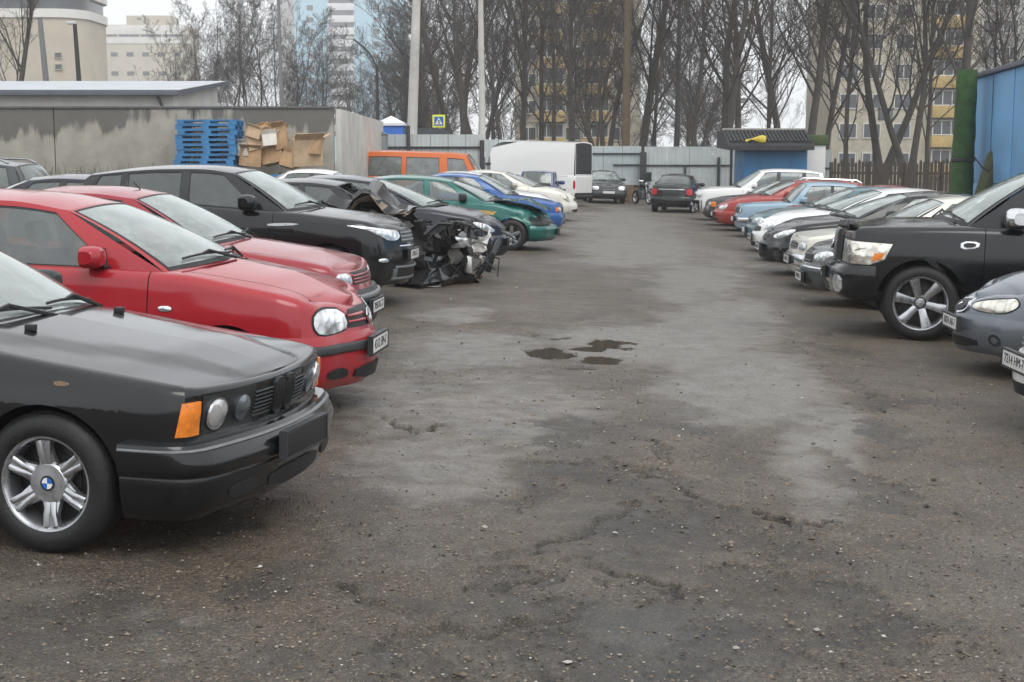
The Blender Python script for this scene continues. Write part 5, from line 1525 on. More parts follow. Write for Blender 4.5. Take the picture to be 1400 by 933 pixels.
MB().prism([(-1.1, 2.4), (1.1, 2.4), (.9, At(586, 179, 62).z), (.55, At(586, 176, 62).z), (-.35, At(586, 176, 62).z), (-.8, At(586, 181, 62).z)], 0, 1.6).recalc().obj('tarpaulin', mat_simple('dark_tarp', (.05, .06, .07), .6, 0, .3, 3), dc)
for s_ in (-.9, .9): MB().tube([(s_, .3, -.1), (s_, .3, 2.5)], .04, 6).obj('pole', M_IRON, dc)

sg = empty('crossing_sign', (XatY(602, 75), 75, 0)); tag(sg, 'square pedestrian crossing sign with yellow-green border on a thin post', 'sign')
zs = At(602, 166, 75).z; hs = 8.6 / (1900 / 75)
MB().tube([(0, 0, -.2), (0, 0, zs + hs)], .035, 8).obj('post', M_TRIMG, sg)
MB().bbox(-hs, hs, -.06, -.04, zs - hs, zs + hs, .01).obj('border', mat_simple('sign_yellow', (.72, .76, .06), .5, 0, .08, 4), sg)
MB().box(-hs * .72, hs * .72, -.065, -.0605, zs - hs * .72, zs + hs * .72).obj('blue_field', M_BADGEB, sg)
MB().add([(-hs*.58, -.069, zs - hs*.50), (hs*.58, -.069, zs - hs*.50), (0, -.069, zs + hs*.58)], [(0, 1, 2)]).obj('white_triangle', M_WHITE, sg)
w_ = MB()
for pth in ([(0, .22), (.02, -.08)], [(.02, -.08), (-.16, -.42)], [(.02, -.08), (.18, -.42)], [(0, .16), (-.18, -.02)], [(0, .16), (.18, -.04)]):
    w_.tube([(a * hs, -.073, zs + b * hs) for a, b in pth], hs * .05, 4)
w_.lathe([(0, -.004), (.09 * hs, -.004), (.09 * hs, .004)], 10).V
w_.obj('walking_figure', M_INK, sg)

def lamp_post(label, px, py0, py1, Y, r, arm=None, mat=M_IRON, lean=0.0, group=None, head=True, name='lamp_post', cat='lamp post'):
    x = XatY(px, Y); zt_ = At(px, py1, Y).z; o = empty(name, (x, Y, gz(x))); tag(o, label, cat, group)
    top = Vector((lean, 0, zt_ - gz(x))); MB().tube([(0, 0, -.2), top * .5, top], [r * 1.25, r * 1.05, r * .8], 10).obj('pole', mat, o)
    if arm:
        e_ = At(arm[0], arm[1], Y); e_ = Vector((e_.x - x, 0, e_.z - gz(x)))
        MB().tube([top, top.lerp(e_, .3) + Vector((0, 0, .35)), top.lerp(e_, .7) + Vector((0, 0, .2)), e_], r * .5, 8).obj('arm', mat, o)
        top = e_
    if head:
        MB().bbox(top.x - .42, top.x + .12, -.14, .14, top.z - .06, top.z + .10, .05).obj('lamp_head', mat_simple('lamp_head', (.55, .55, .53), .5, 0, .1, 3), o)
    return o
lamp_post('tall lamp post with long curved arm before the blue-white tower', 520, 200, 92, 95, .12, (482, 53))
lamp_post('dark lamp post with small head above the low shed', 127, 112, 32, 75, .13, None, lean=-.3)
lamp_post('bare grey pole leaning in front of the beige round tower', 86, 112, 24, 75, .16, None, M_TRIMG, -.5, head=False, name='utility_pole', cat='pole')
lamp_post('thick pale leaning pole rising behind the sheet fence', 562, 200, -60, 60, .20, None, M_CONCL, .45, head=False, name='utility_pole', cat='pole')
lamp_post('slim pale concrete pole with dark foot beside the white van', 661, 215, -60, 60, .13, None, M_CONCL, -.1, head=False, name='utility_pole', cat='pole')
lamp_post('tall pale pole before the bushy trees behind the wall', 393, 150, -60, 62, .075, None, M_TRIMG, -.1, head=False, name='utility_pole', cat='pole')
lamp_post('brown wooden pole standing behind the blue-grey fence', 852, 200, -60, 76, .20, None, mat_simple('pole_wood', (.12, .085, .05), .8, 0, .25, 3), .1, head=False, name='utility_pole', cat='pole')
br = empty('iron_stand', (XatY(478, 44), 44, .15)); tag(br, 'black iron frame with slanted brace beside the grey cabinet', 'frame')
MB().tube([(.15, 0, 0), (.1, 0, At(480, 172, 44).z - .15)], .07, 6).obj('upright', M_IRON, br)
MB().tube([(-.55, .05, 0), (-.1, .05, 1.9), (.0, .05, 2.35)], .08, 6).obj('brace', M_CAB, br)
MB().tube([(.1, 0, 2.55), (.28, 0, 2.85)], .035, 6).obj('spike', M_IRON, br)

# ---- kiosk on the right, with ribbed dark canopy
M_KBLUE = mat_simple('kiosk_blue', (.018, .15, .33), .5, 0, .12, 1.5); M_MOSS = mat_simple('moss', (.045, .075, .022), .95, 0, .4, 6, .5, 30)
kx0, kx1, kY = XatY(1012, 57), XatY(1097, 57), 57.0
ks = empty('kiosk', ((kx0 + kx1) / 2, kY, -.25)); tag(ks, 'blue kiosk under a dark ribbed canopy beside the sheet fence', 'kiosk')
kw_ = kx1 - kx0; ka = At(1050, 205, 57).z + .25; kt = At(1050, 179, 57).z + .25
MB().bbox(-kw_/2, kw_/2, 0, 2.4, 0, ka + .1, .02).obj('wall', M_KBLUE, ks)
for s_ in (-.25, .25): MB().box(s_ * kw_ - .01, s_ * kw_ + .01, -.012, -.001, .1, ka).obj('panel_joint', M_ROOFE, ks)
MB().prism([(-.75, ka - .02), (2.6, ka + .1), (2.6, kt), (1.0, kt + .02), (-.55, ka + .28), (-.75, ka + .16)], -kw_/2 - .75, kw_/2 + .12, 'x').recalc().obj('canopy', M_IRON, ks)
for k in range(22):
    xx = -kw_/2 - .6 + k * (kw_ + .6) / 21
    q = MB().box(-.05, .05, 0, 1.55, 0, .05).xf(Matrix.Translation((xx, -.55, ka + .30)) @ Matrix.Rotation(math.atan2(kt - ka - .26, 1.55), 4, 'X')); q.obj('rib', mat_simple('rib', (.026, .026, .028), .6, .2, .3, 5), ks)
MB().bbox(-kw_/2 - .75, kw_/2 + .1, .95, 1.1, kt + .02, kt + .12, .02).obj('ridge', mat_simple('ridge', (.30, .29, .26), .7, 0, .3, 4), ks)
for s_ in (-kw_/2 - .6,): MB().tube([(s_, -.5, 0), (s_, -.5, ka)], .06, 6).obj('post', M_IRON, ks)
yr_ = empty('yellow_bag', (XatY(1030, 56.2), 56.15, At(1030, 196, 56.2).z)); tag(yr_, 'small yellow bag lying on the kiosk canopy', 'bag')
m = MB().grid([[(.30 * (t - .5) * 2.2, .12 * r_ * math.sin(a), .16 + .16 * r_ * math.cos(a)) for a in [2*math.pi*k/10 for k in range(10)]] for t, r_ in ((0, .05), (.25, .35), (.5, .75), (.75, 1.0), (.95, .8), (1.0, .05))], closed=True)
m.obj('sack', mat_simple('yellow_cloth', (.62, .48, .06), .7, 0, .2, 6), yr_); MB().tube([(-.33, 0, .16), (-.5, 0, .08)], [.03, .06], 6).obj('knot', MATS['yellow_cloth'], yr_)
wb = empty('white_cabin', (XatY(1112, 57), 57.5, -.3)); tag(wb, 'narrow white cabin with mossy roof beside the blue kiosk', 'cabin')
q = 13 / (1900 / 57.5); zc_ = At(1112, 199, 57.5).z + .3
MB().bbox(-q, q, 0, 1.5, 0, zc_, .02).obj('wall', M_SHEDW, wb); MB().bbox(-q - .1, q + .1, -.1, 1.6, zc_ + .002, zc_ + .42, .1).obj('mossy_roof', M_MOSS, wb)

# ---- brown picket fence
M_WOOD = mat_simple('weathered_wood', (.060, .048, .038), .85, 0, .4, 5, .4, 30)
fx0, fx1 = XatY(1128, 53), XatY(1330, 50); pf = empty('picket_fence', (fx0, 53, -.30), math.atan2(-3, fx1 - fx0)); tag(pf, 'weathered brown picket fence below the leaning trees', 'fence')
L = math.hypot(3, fx1 - fx0); rg = random.Random(8); zp = At(1200, 222, 52).z + .30
for k in range(int(L / .135)):
    h = zp + rg.uniform(-.12, .10); x = k * .135
    MB().add([(x, 0, 0), (x + .10, 0, 0), (x + .10, .025, 0), (x, .025, 0), (x, 0, h), (x + .10, 0, h), (x + .10, .025, h), (x, .025, h), (x + .05, 0, h + .08), (x + .05, .025, h + .08)],
        [(0,1,5,8,4),(3,7,9,6,2),(1,2,6,5),(0,4,7,3),(5,6,9,8),(4,8,9,7),(0,3,2,1)]).obj('picket', M_WOOD, pf, False)
for z_ in (.4, zp - .45): MB().box(0, L, .027, .08, z_, z_ + .09).obj('rail', M_WOOD, pf)
for k in range(5): MB().box(L * k / 4 - .06, L * k / 4 + .06, .082, .18, -.2, zp).obj('post', M_WOOD, pf)
for k, (a, b) in enumerate([(1268, 232), (1278, 236)]): pass

# ---- mossy trunk and fallen log, blue garage
ms = empty('mossy_stump', (XatY(1306, 31), 31, -.27)); tag(ms, 'tall mossy green tree stump sawn off level at the corner of the blue garage', 'stump')
M_MOSST = mat_simple('mossy_bark', (.036, .080, .026), .95, 0, .5, 4, .8, 14)
zt_ = At(1306, 96, 31).z + .27; rows = []
for i in range(24):
    t = i / 23; rr = .225 * (1.18 - .20 * t ** .5)
    rows.append([((rr + .035 * fbm(math.cos(a) * 2, t * 6 + math.sin(a) * 2, 1.4, 4, 2)) * math.cos(a), (rr + .035 * fbm(math.sin(a) * 2, t * 6 + math.cos(a), 1.4, 4, 5)) * math.sin(a), -.2 + t * (zt_ + .2)) for a in [2*math.pi*k/22 for k in range(22)]])
m = MB().grid(rows, closed=True); m.F.append(tuple(range(23 * 22, 24 * 22))); m.obj('trunk', M_MOSST, ms)
MB().lathe([(.245, zt_ * .505), (.262, zt_ * .508), (.262, zt_ * .522), (.245, zt_ * .525)], 22, 'z', True).obj('wire_band', M_IRON, ms)
lg = empty('mossy_log', (XatY(1338, 30.2), 29.9, At(1338, 232, 30).z)); tag(lg, 'short leaning mossy log standing beside the green stump', 'log')
m = MB(); m.tube([(-.22 + .5 * (i / 13) ** 2.2, .02 * i, -2.3 + 2.75 * i / 13) for i in range(14)], [.25 - .004 * i + (.02 if i == 12 else 0) - (.05 if i == 13 else 0) for i in range(14)], 16)
m.V = [v + Vector((v.x, v.y, 0)) * .25 * fbm(v.x * 2, v.y * 2 + v.z, 4, 4, 2) for v in m.V]; m.obj('timber', mat_simple('log_moss', (.055, .062, .030), .95, 0, .5, 5, .6, 20), lg)
MB().tube([(-.1, -.24, -.05), (-.28, -.26, .05), (-.48, -.28, .30)], [.02, .016, .012], 5).obj('twig', M_BARK, lg)
M_GBLUE = mat_simple('garage_blue', (.14, .33, .56), .55, .1, .16, .9, .15, 8)
A_, B_ = Vector((XatY(1318, 32.2), 32.2, 0)), Vector((9.6, 24.4, 0))
gd = empty('blue_garage', (A_.x, A_.y, -.28), math.atan2(B_.y - A_.y, B_.x - A_.x)); tag(gd, 'pale blue metal garage wall with dark roof edge', 'garage')
L = (B_ - A_).length; zt_ = At(1322, 106, 32).z + .28; zb_ = zt_ + .05
def gz_top(t): return zt_ + (zb_ - zt_) * t
MB().box(.05, L - .05, .04, 4.5, 0, zt_ - .05).obj('wall', M_GBLUE, gd)
for k in range(4):
    a, b = L * k / 4 + .012, L * (k + 1) / 4 - .012
    for (z0, z1) in ((0, zt_ * .40), (zt_ * .40 + .02, zt_ - .03)):
        MB().bbox(a, b, .0, .035, z0, z1, .008).obj('sheet', M_GBLUE, gd)
    MB().box(b + .0, b + .03, -.012, -.002, 0, zt_ - .05).obj('joint_strip', M_ROOFE if k == 0 else M_GBLUE, gd)
MB().bbox(-.1, L + .1, -.10, 4.6, zt_ - .02, zt_ + .08, .02).obj('roof', M_ROOFE, gd)

# ---- buildings behind, in the haze
M_BEIGE = mat_simple('beige_panel', (.47, .42, .34), .9, 0, .12, .25, .2, 2); M_BAND = mat_simple('white_band', (.66, .65, .62), .85, 0, .08, .3)
M_BWIN = mat_simple('building_glass', (.07, .08, .09), .18, 0, .3, .4); M_BFRAME = mat_simple('window_white', (.60, .60, .58), .6, 0, .05)
M_BAGGR = mat_simple('aggregate_panel', (.46, .42, .33), .95, 0, .18, 1.8, .6, 6); M_YEL = mat_simple('yellow_balcony', (.44, .32, .13), .8, 0, .2, 1.0)
M_GREYP = mat_simple('grey_panel', (.36, .36, .35), .9, 0, .12, .4, .3, 3); M_CYAN = mat_simple('cyan_panel', (.34, .54, .66), .8, 0, .08, .3); M_WPAN = mat_simple('white_panel', (.68, .69, .70), .8, 0, .06, .3)
# beige tower with rounded corner and white bands
bY = 200.0; x0, x1 = XatY(-140, bY), XatY(128, bY); s_ = 1900 / bY
bt = empty('round_tower', ((x0 + x1) / 2, bY, 0)); tag(bt, 'beige tower block with rounded corners and white bands at the top', 'building')
def zb(py, Y): return At(700, py, Y).z
def round_box(W, D, r, z0, z1):
    pts = []
    for (cx, cy, a0) in ((W/2 - r, D - r, 0), (-W/2 + r, D - r, 90), (-W/2 + r, r, 180), (W/2 - r, r, 270)):
        pts += [(cx + r * math.cos(math.radians(a0 + k * 15)), cy + r * math.sin(math.radians(a0 + k * 15))) for k in range(7)]
    return MB().prism(pts, z0, z1, 'z').recalc()
W = x1 - x0
round_box(W, 16, 4.5, -1, zb(14, bY)).obj('wall', M_BEIGE, bt)
for (p0, p1) in ((24, 12), (-6, -18)):
    round_box(W + .6, 16.6, 4.8, zb(p0, bY), zb(p1, bY)).xf(Matrix.Translation((0, -.3, 0))).obj('white_band', M_BAND, bt)
round_box(W - .6, 15.4, 4.2, zb(12, bY) - .02, zb(-6, bY)).xf(Matrix.Translation((0, .3, 0))).obj('window_band', M_BWIN, bt)
round_box(W - .6, 15.4, 4.2, zb(-18, bY) - .02, zb(-40, bY)).xf(Matrix.Translation((0, .3, 0))).obj('parapet', M_BEIGE, bt)
for a in (96,):
    for p in (76, 92): window(bt, XatY(a, bY) - (x0 + x1) / 2, zb(p + 4, bY), 1.1, .85, -.04, M_BWIN, M_BEIGE, 0)
# beige block with window bands
bY = 520.0
bb, W = building('office_block', 'long beige office block with ribbon windows and white bands', 118, 265, bY, zb(34, bY), 24, M_BEIGE, None)
MB().bbox(-W*.03, W*.38, 1, 12, zb(34, bY) + .01, zb(21, bY), .1).obj('plant_room', M_BEIGE, bb)
for (p0, p1, mm, nm) in ((47, 35, M_BAND, 'white_band'), (60, 51, M_BAND, 'white_band')):
    MB().bbox(-W/2 - .15, W/2 + .15, -.25, -.002, zb(p0, bY), zb(p1, bY), .03).obj(nm, mm, bb)
for k in range(5): window(bb, -W/2 + W * (k + .5) / 5, zb(51, bY) + .03, W / 5 - .5, (51 - 47.2) / (1900 / bY), -.3, M_BWIN, M_BAND, 3)
for k in range(7):
    for p in (78, 104): window(bb, -W/2 + W * (k + .5) / 7, zb(p, bY), 2.8, 1.7, -.04, M_BWIN, M_BEIGE, 0)
# blue and white tower
bY = 640.0
tb, W = building('blue_tower', 'tall hazy tower block striped pale blue and white', 392, 556, bY, zb(-40, bY), 30, M_CYAN, None)
for (a, b, nm) in ((392, 411, 'grey_flank'), ):
    MB().bbox(XatY(a, bY) - XatY(474, bY), XatY(b, bY) - XatY(474, bY), -.3, -.002, -1, zb(-40, bY), .03).obj(nm, M_GREYP, tb)
for k in range(13):
    p = -28 + k * 16.5
    o = MB().bbox(XatY(456, bY) - XatY(474, bY), XatY(491, bY) - XatY(474, bY), -1.2, -.002, zb(p + 9.5, bY), zb(p, bY), .05).obj('balcony', M_WPAN, tb)
    for a in (432, 520, 540): window(tb, XatY(a, bY) - XatY(474, bY), zb(p + 10, bY), 3.0, 2.6, -.05, M_BWIN, M_WPAN, 1)
    MB().box(XatY(457, bY) - XatY(474, bY), XatY(490, bY) - XatY(474, bY), -.5, -.012, zb(p + 16.4, bY), zb(p + 9.6, bY)).obj('loggia_glass', M_BWIN, tb)
# yellow-grey block behind the middle trees
def flats(name, label, px0, px1, Y, ptop, mat, cols, floor, balc=(), wmat=M_BFRAME, z0=0.0, p_first=None):
    o, W = building(name, label, px0, px1, Y, zb(ptop, Y), 12, mat, None); n_ = int(zb(ptop, Y) / floor)
    pc = (px0 + px1) / 2
    for f_ in range(n_):
        z = 1.0 + f_ * floor
        for a in cols:
            x = XatY(a, Y) - XatY(pc, Y)
            if a in balc:
                b_ = MB().bbox(x - 1.55, x + 1.55, -1.1, -.002, z - .85, z + .25, .04).obj('balcony', M_YEL, o)
                window(o, x, z + .3, 2.7, 1.45, -.45, M_BWIN, wmat, 2)
            else: window(o, x, z, 1.7, 1.45, -.05, M_BWIN, wmat, 1)
        MB().box(-W/2 - .01, W/2 + .01, -.012, -.002, z - 1.0, z - .95).obj('floor_joint', M_GREYP, o)
    return o
flats('apartment_block', 'yellowish apartment block half hidden behind the middle trees', 704, 872, 150, -60, M_BAGGR, (722, 752, 782, 812, 845), 2.8, (752, 812))
flats('apartment_block', 'pebble-dashed apartment block with a stack of yellow balconies', 1128, 1322, 135, -60, M_BAGGR, (1150, 1182, 1222, 1280), 2.8, (1280,))
flats('apartment_block', 'grey apartment block with white windows behind the blue garage', 1318, 1475, 150, -60, M_GREYP, (1335, 1362, 1390, 1418, 1450), 2.8)

# ---- trees
TREES = [  # kind, px of the trunk, distance, scale, turn, lean, label
    ('fork_a', 24, 66, .75, .3, (-.10, 0), 'dark bare tree with two cut-back stems behind the low shed'),
    ('fine', 266, 125, 1.25, 1.0, (0, 0), 'wide-crowned bare tree at the end of the low shed'),
    ('fine', 316, 110, 1.35, .2, (0, 0), 'pale twiggy bare tree beside the shed gable'),
    ('fine', 350, 118, 1.45, 2.2, (0, 0), 'thin many-stemmed bare tree behind the blue pallets'),
    ('fine', 398, 120, 1.3, 4.0, (0, 0), 'dense many-stemmed bare tree before the blue-white tower'),
    ('fine', 442, 140, 1.35, 5.1, (0, 0), 'low dense bare tree at the foot of the blue-white tower'),
    ('fine', 495, 150, 1.3, 3.1, (0, 0), 'small round bare tree beside the lamp with the curved arm'),
    ('fork_b', 630, 82, 1.15, 1.2, (.02, 0), 'big spreading bare tree with several stems behind the crossing sign'),
    ('fork_a', 655, 100, .9, 2.6, (0, 0), 'bare forked tree behind the slim pale pole'),
    ('fine', 575, 120, 1.4, 1.4, (0, 0), 'bare bushy tree behind the market tent'),
    ('tall_a', 690, 112, 1.0, .4, (0, 0), 'straight bare tree at the corner of the yellowish block'),
    ('tall_b', 715, 92, .95, 1.9, (0, 0), 'tall straight bare tree behind the white van roof'),
    ('tall_a', 738, 100, 1.0, 2.8, (.02, 0), 'second straight bare tree behind the white van roof'),
    ('slim', 758, 86, 1.2, .9, (0, 0), 'slim bare tree behind the rear of the white van'),
    ('tall_b', 782, 96, 1.0, 4.4, (0, 0), 'upright bare tree before the yellow balconies of the middle block'),
    ('fork_b', 822, 78, .85, .5, (0, 0), 'low forked bare tree with crooked limbs behind the blue-grey fence'),
    ('tall_a', 870, 80, 1.15, 3.6, (.015, 0), 'thick straight bare tree behind the dark fence post'),
    ('slim', 896, 95, 1.1, 2.0, (0, 0), 'thin bare tree behind the pale fence sheets'),
    ('tall_b', 918, 105, 1.0, .2, (0, 0), 'straight bare tree behind the black rear-facing saloon'),
    ('tall_a', 942, 98, 1.0, 5.2, (-.02, 0), 'bare tree with dense side limbs left of the gnarled one'),
    ('fork_a', 984, 76, 1.05, 1.1, (.05, 0), 'thick gnarled bare tree beside the kiosk canopy'),
    ('tall_b', 1012, 84, .9, 3.0, (.05, 0), 'leaning bare tree right behind the blue kiosk'),
    ('slim', 1036, 72, 1.05, 4.8, (.10, 0), 'crooked slim bare tree over the kiosk canopy'),
    ('tall_a', 1066, 88, 1.1, 1.6, (.16, 0), 'strongly leaning bare tree behind the white cabin'),
    ('tall_b', 1092, 82, 1.05, .8, (.14, 0), 'thick leaning bare tree between kiosk and picket fence'),
    ('tall_a', 1118, 90, 1.0, 4.1, (.12, 0), 'leaning bare tree before the edge of the pebble-dashed block'),
    ('slim', 1153, 62, .95, 2.5, (0, 0), 'slim straight bare tree rising behind the picket fence'),
    ('fork_a', 1196, 64, .85, 0.0, (.06, 0), 'thick forked bare tree with a tin box on it behind the picket fence'),
    ('fork_a', 1236, 60, .75, 3.4, (.07, 0), 'forked dark bare tree rising at the middle of the picket fence'),
    ('tall_b', 1300, 58, .9, 5.5, (.02, 0), 'bare tree rising above the mossy stump'),
    ('slim', 1262, 70, .95, 1.2, (.0, 0), 'slim dark bare tree before the yellow balconies'),
    ('fork_b', 1366, 70, .8, 2.0, (.02, 0), 'bare tree branching above the blue garage roof')]
for (k, a, Y, sc_, rz, ln, lab) in TREES:
    tree(k, XatY(a, Y), Y, sc_, rz, lab, 'bare trees around the lot', ln)
rg = random.Random(77)
for k in range(30):
    a = rg.choice([rg.uniform(540, 700), rg.uniform(860, 1120), rg.uniform(860, 1120), rg.uniform(690, 880), rg.uniform(540, 620)]); Y = rg.uniform(112, 175)
    tree(rg.choice(['tall_a', 'tall_b', 'slim', 'broad', 'bushy', 'bushy']) if k < 26 else 'bushy', XatY(a, Y), Y, rg.uniform(.8, 1.1) if k < 26 else rg.uniform(1.1, 1.7), rg.uniform(0, 6), 'grey bare tree in the far wood beyond the fences', 'far bare trees', (rg.uniform(-.09, .09), 0))
bx = empty('tin_box', (XatY(1200, 63), 63, At(1200, 165, 63).z)); tag(bx, 'small grey tin box fixed to a forked tree trunk', 'box')
MB().bbox(-.3, .3, -.15, .15, 0, .5, .02).obj('case', M_CAB, bx); MB().bbox(-.34, .34, -.2, .15, .502, .55, .01).obj('lid', M_TRIMG, bx)
# ================================================================== vehicles
black_saloon(); red_hatch(); red_saloon(); black_crossover(); black_offroader(); grey_oval()

# ---- wreck with its front torn off
def crumple(m, amp, s_=3.0, seed=0):
    m.V = [v + Vector((fbm(v.x + v.z, v.y, s_, 3, seed), fbm(v.y, v.z + v.x, s_, 3, seed + 4), fbm(v.x, v.y + v.z, s_, 3, seed + 8))) * amp for v in m.V]; return m
def wreck():
    rg = random.Random(31)
    def wp(v):
        k = sstep(.2, 1.0, v.x)
        if k > 0:
            v = v + Vector((fbm(v.x, v.z, 3, 3, 1), fbm(v.y, v.z, 3, 3, 2), fbm(v.x, v.y, 3, 3, 3))) * .10 * k
        return v
    c = Car(**saloon_kw(skip=('front', 'fender', 'hood', 'windscreen', ('f', -1)), warp=wp, shell_x=.75, wip=False, glass=M_TINT, mirror_s=0, style='five', rimmat=M_ALLOY))
    root = c.build('wrecked_car', 'black wrecked car with its front torn off and bonnet crumpled upward', -.35, 20.7, -5.0, P_BLACK)
    M_UND = mat_simple('bonnet_underside', (.20, .16, .12), .8, 0, .3, 6); M_ALU = mat_simple('torn_aluminium', (.40, .39, .37), .4, .8, .35, 8)
    M_OIL = mat_simple('oily_metal', (.022, .021, .020), .42, .4, .5, 12, .4, 40); M_RST = mat_simple('rusty_steel', (.12, .075, .05), .75, .2, .5, 15)
    # folded bonnet
    rows = []
    for i in range(15):
        t = i / 14; x = -.30 + 1.35 * t
        zz = 1.02 + .40 * math.exp(-((t - .62) / .20) ** 2) + .26 * math.exp(-((t - .18) / .15) ** 2)
        rows.append([(x + .06 * math.sin(j), -.88 + 1.5 * j / 14, zz - .25 * ((j / 14 - .45) * 1.6) ** 2 + .05 * math.sin(j * 1.7 + i)) for j in range(15)])
    m = crumple(MB().grid(rows), .13, 2.4, 3); m.orient((0, 0, -5)); m.obj('crumpled_bonnet', P_BLACK, root, True, 25)
    rows = [[Vector(p) + Vector((.02, -.02, -.05)) for p in r] for r in rows]
    m = crumple(MB().grid(rows), .13, 2.4, 3); m.orient((0, 0, 5)); m.obj('bonnet_underside', M_UND, root, True, 25)
    # inner structure
    MB().bbox(.62, .72, -.75, .75, .25, .98, .03).obj('bulkhead', M_OIL, root)
    crumple(MB().bbox(1.0, 1.6, -.38, .30, .28, .80, .05), .05, 4, 1).obj('engine_block', M_OIL, root)
    crumple(MB().lathe([(0, .0), (.13, .0), (.13, .22), (.05, .24), (0, .24)], 14).xf(Matrix.Translation((1.45, -.55, .62))), .02, 4, 2).obj('alternator', M_ALU, root)
    for s_ in (-1, 1): crumple(MB().tube([(.7, s_ * .55, .45), (1.3, s_ * .56, .48), (1.75, s_ * .5, .42), (2.05, s_ * .62, .5)], .055, 6), .10, 2, s_ + 5).obj('chassis_rail', M_OIL, root)
    crumple(MB().bbox(1.95, 2.03, -.7, .65, .22, .40, .02), .10, 2.2, 9).obj('crash_beam', M_ALU, root)
    crumple(MB().box(1.72, 1.77, -.5, .5, .3, .78), .12, 2.5, 12).obj('radiator', M_OIL, root)
    for k in range(70):
        p = Vector((rg.uniform(.8, 2.3), rg.uniform(-.95, .6), rg.uniform(.05, .9) ** 1.3)); d = Vector((rg.gauss(0, 1), rg.gauss(0, 1), rg.gauss(0, .8))).normalized(); L_ = rg.uniform(.2, .6)
        q = p + d * L_; r2 = p.lerp(q, .5) + Vector((rg.gauss(0, .1), rg.gauss(0, .1), rg.gauss(0, .1)))
        for v in (p, q, r2): v.z = min(.88, max(.04, v.z))
        MB().tube([p, r2, q], rg.choice((.008, .012, .02, .03)), 5).obj(rg.choice(['hose', 'cable', 'pipe']), rg.choice([M_OIL, M_OIL, M_OIL, M_BLACKPL, M_BLACKPL, M_RST, M_ALU]), root)
    for k in range(34):
        w, h = rg.uniform(.12, .40), rg.uniform(.1, .32)
        m = MB().grid([[(w * (i / 5 - .5), 0, h * (j / 5 - .5)) for i in range(6)] for j in range(6)]); crumple(m, .16, 5, k * 2.3)
        z = rg.uniform(.15, .95)
        m.xf(Matrix.Translation((rg.uniform(.85, 2.12), rg.uniform(-.88, .5), z)) @ Matrix.Rotation(rg.uniform(0, 6), 4, 'Z') @ Matrix.Rotation(rg.uniform(-.9, .9), 4, 'X'))
        for v in m.V: v.z = min(.92, max(.03, v.z))
        m.obj(rg.choice(['torn_panel', 'bracket', 'liner_scrap']), rg.choice([M_OIL, M_BLACKPL, P_BLACK, M_OIL, M_OIL, M_BLACKPL, M_ALU]), root, True, 25)
    # torn wing beside the door, hanging lamp, headlamp scraps
    m = MB().grid([[(.72 + .75 * i / 9, -.84 - .03 * math.sin(i), .62 + .42 * j / 7 - .02 * i) for i in range(10)] for j in range(8)]); crumple(m, .10, 2.8, 40).obj('torn_wing', M_OIL, root, True, 25)
    crumple(MB().bbox(1.75, 2.0, -.78, -.42, .52, .68, .04), .06, 4, 50).obj('broken_headlamp', M_LENS, root)
    m = MB().tube([(2.1, -.2, .10), (2.32, -.15, .42), (2.38, .1, .60), (2.30, .3, .5), (2.2, .35, .12)], .045, 7); m.obj('bent_hoop', M_BLACKPL, root)
    w = put_wheel(root, 1.5, -.50, .31, .195, .2, 'five', M_ALLOYD, .5); w.rotation_euler = (.35, .2, math.pi + .6)
    return root
wreck()
bp = empty('loose_bumper', (0, 0, 0)); tag(bp, 'torn black bumper skin lying on the ground before the wreck', 'bumper')
a, b = G(572, 396), G(662, 386); bp.location = (a.x, a.y, gz(a.x)); bp.rotation_euler = (0, .03, math.atan2(b.y - a.y, b.x - a.x))
L_ = (b - a).length; rows = []
for i in range(15):
    t = i / 14; hh = .05 + .26 * math.sin(math.pi * min(1, t * 1.15) ** 1.3)
    rows.append([(L_ * t, .02, .01), (L_ * t, -.05 + .03 * math.sin(i), hh * .55), (L_ * t + .02, .06, hh), (L_ * t + .03, .25, hh * 1.08), (L_ * t + .02, .42, hh * .8), (L_ * t, .55, .02)])
m = crumple(MB().grid(rows), .05, 2, 6)
for v in m.V: v.z = max(.008, v.z)
m.orient((L_ / 2, .3, -1)); m.obj('bumper_skin', P_BLACK, bp, True, 30)
crumple(MB().grid([[(L_ * .1 + .05 * i, -.02 - .12 * math.sin(i * .5), .02 + .012 * j * i * .4) for i in range(10)] for j in range(3)]), .03, 3, 2).obj('trim_strip', M_ALLOYD, bp)

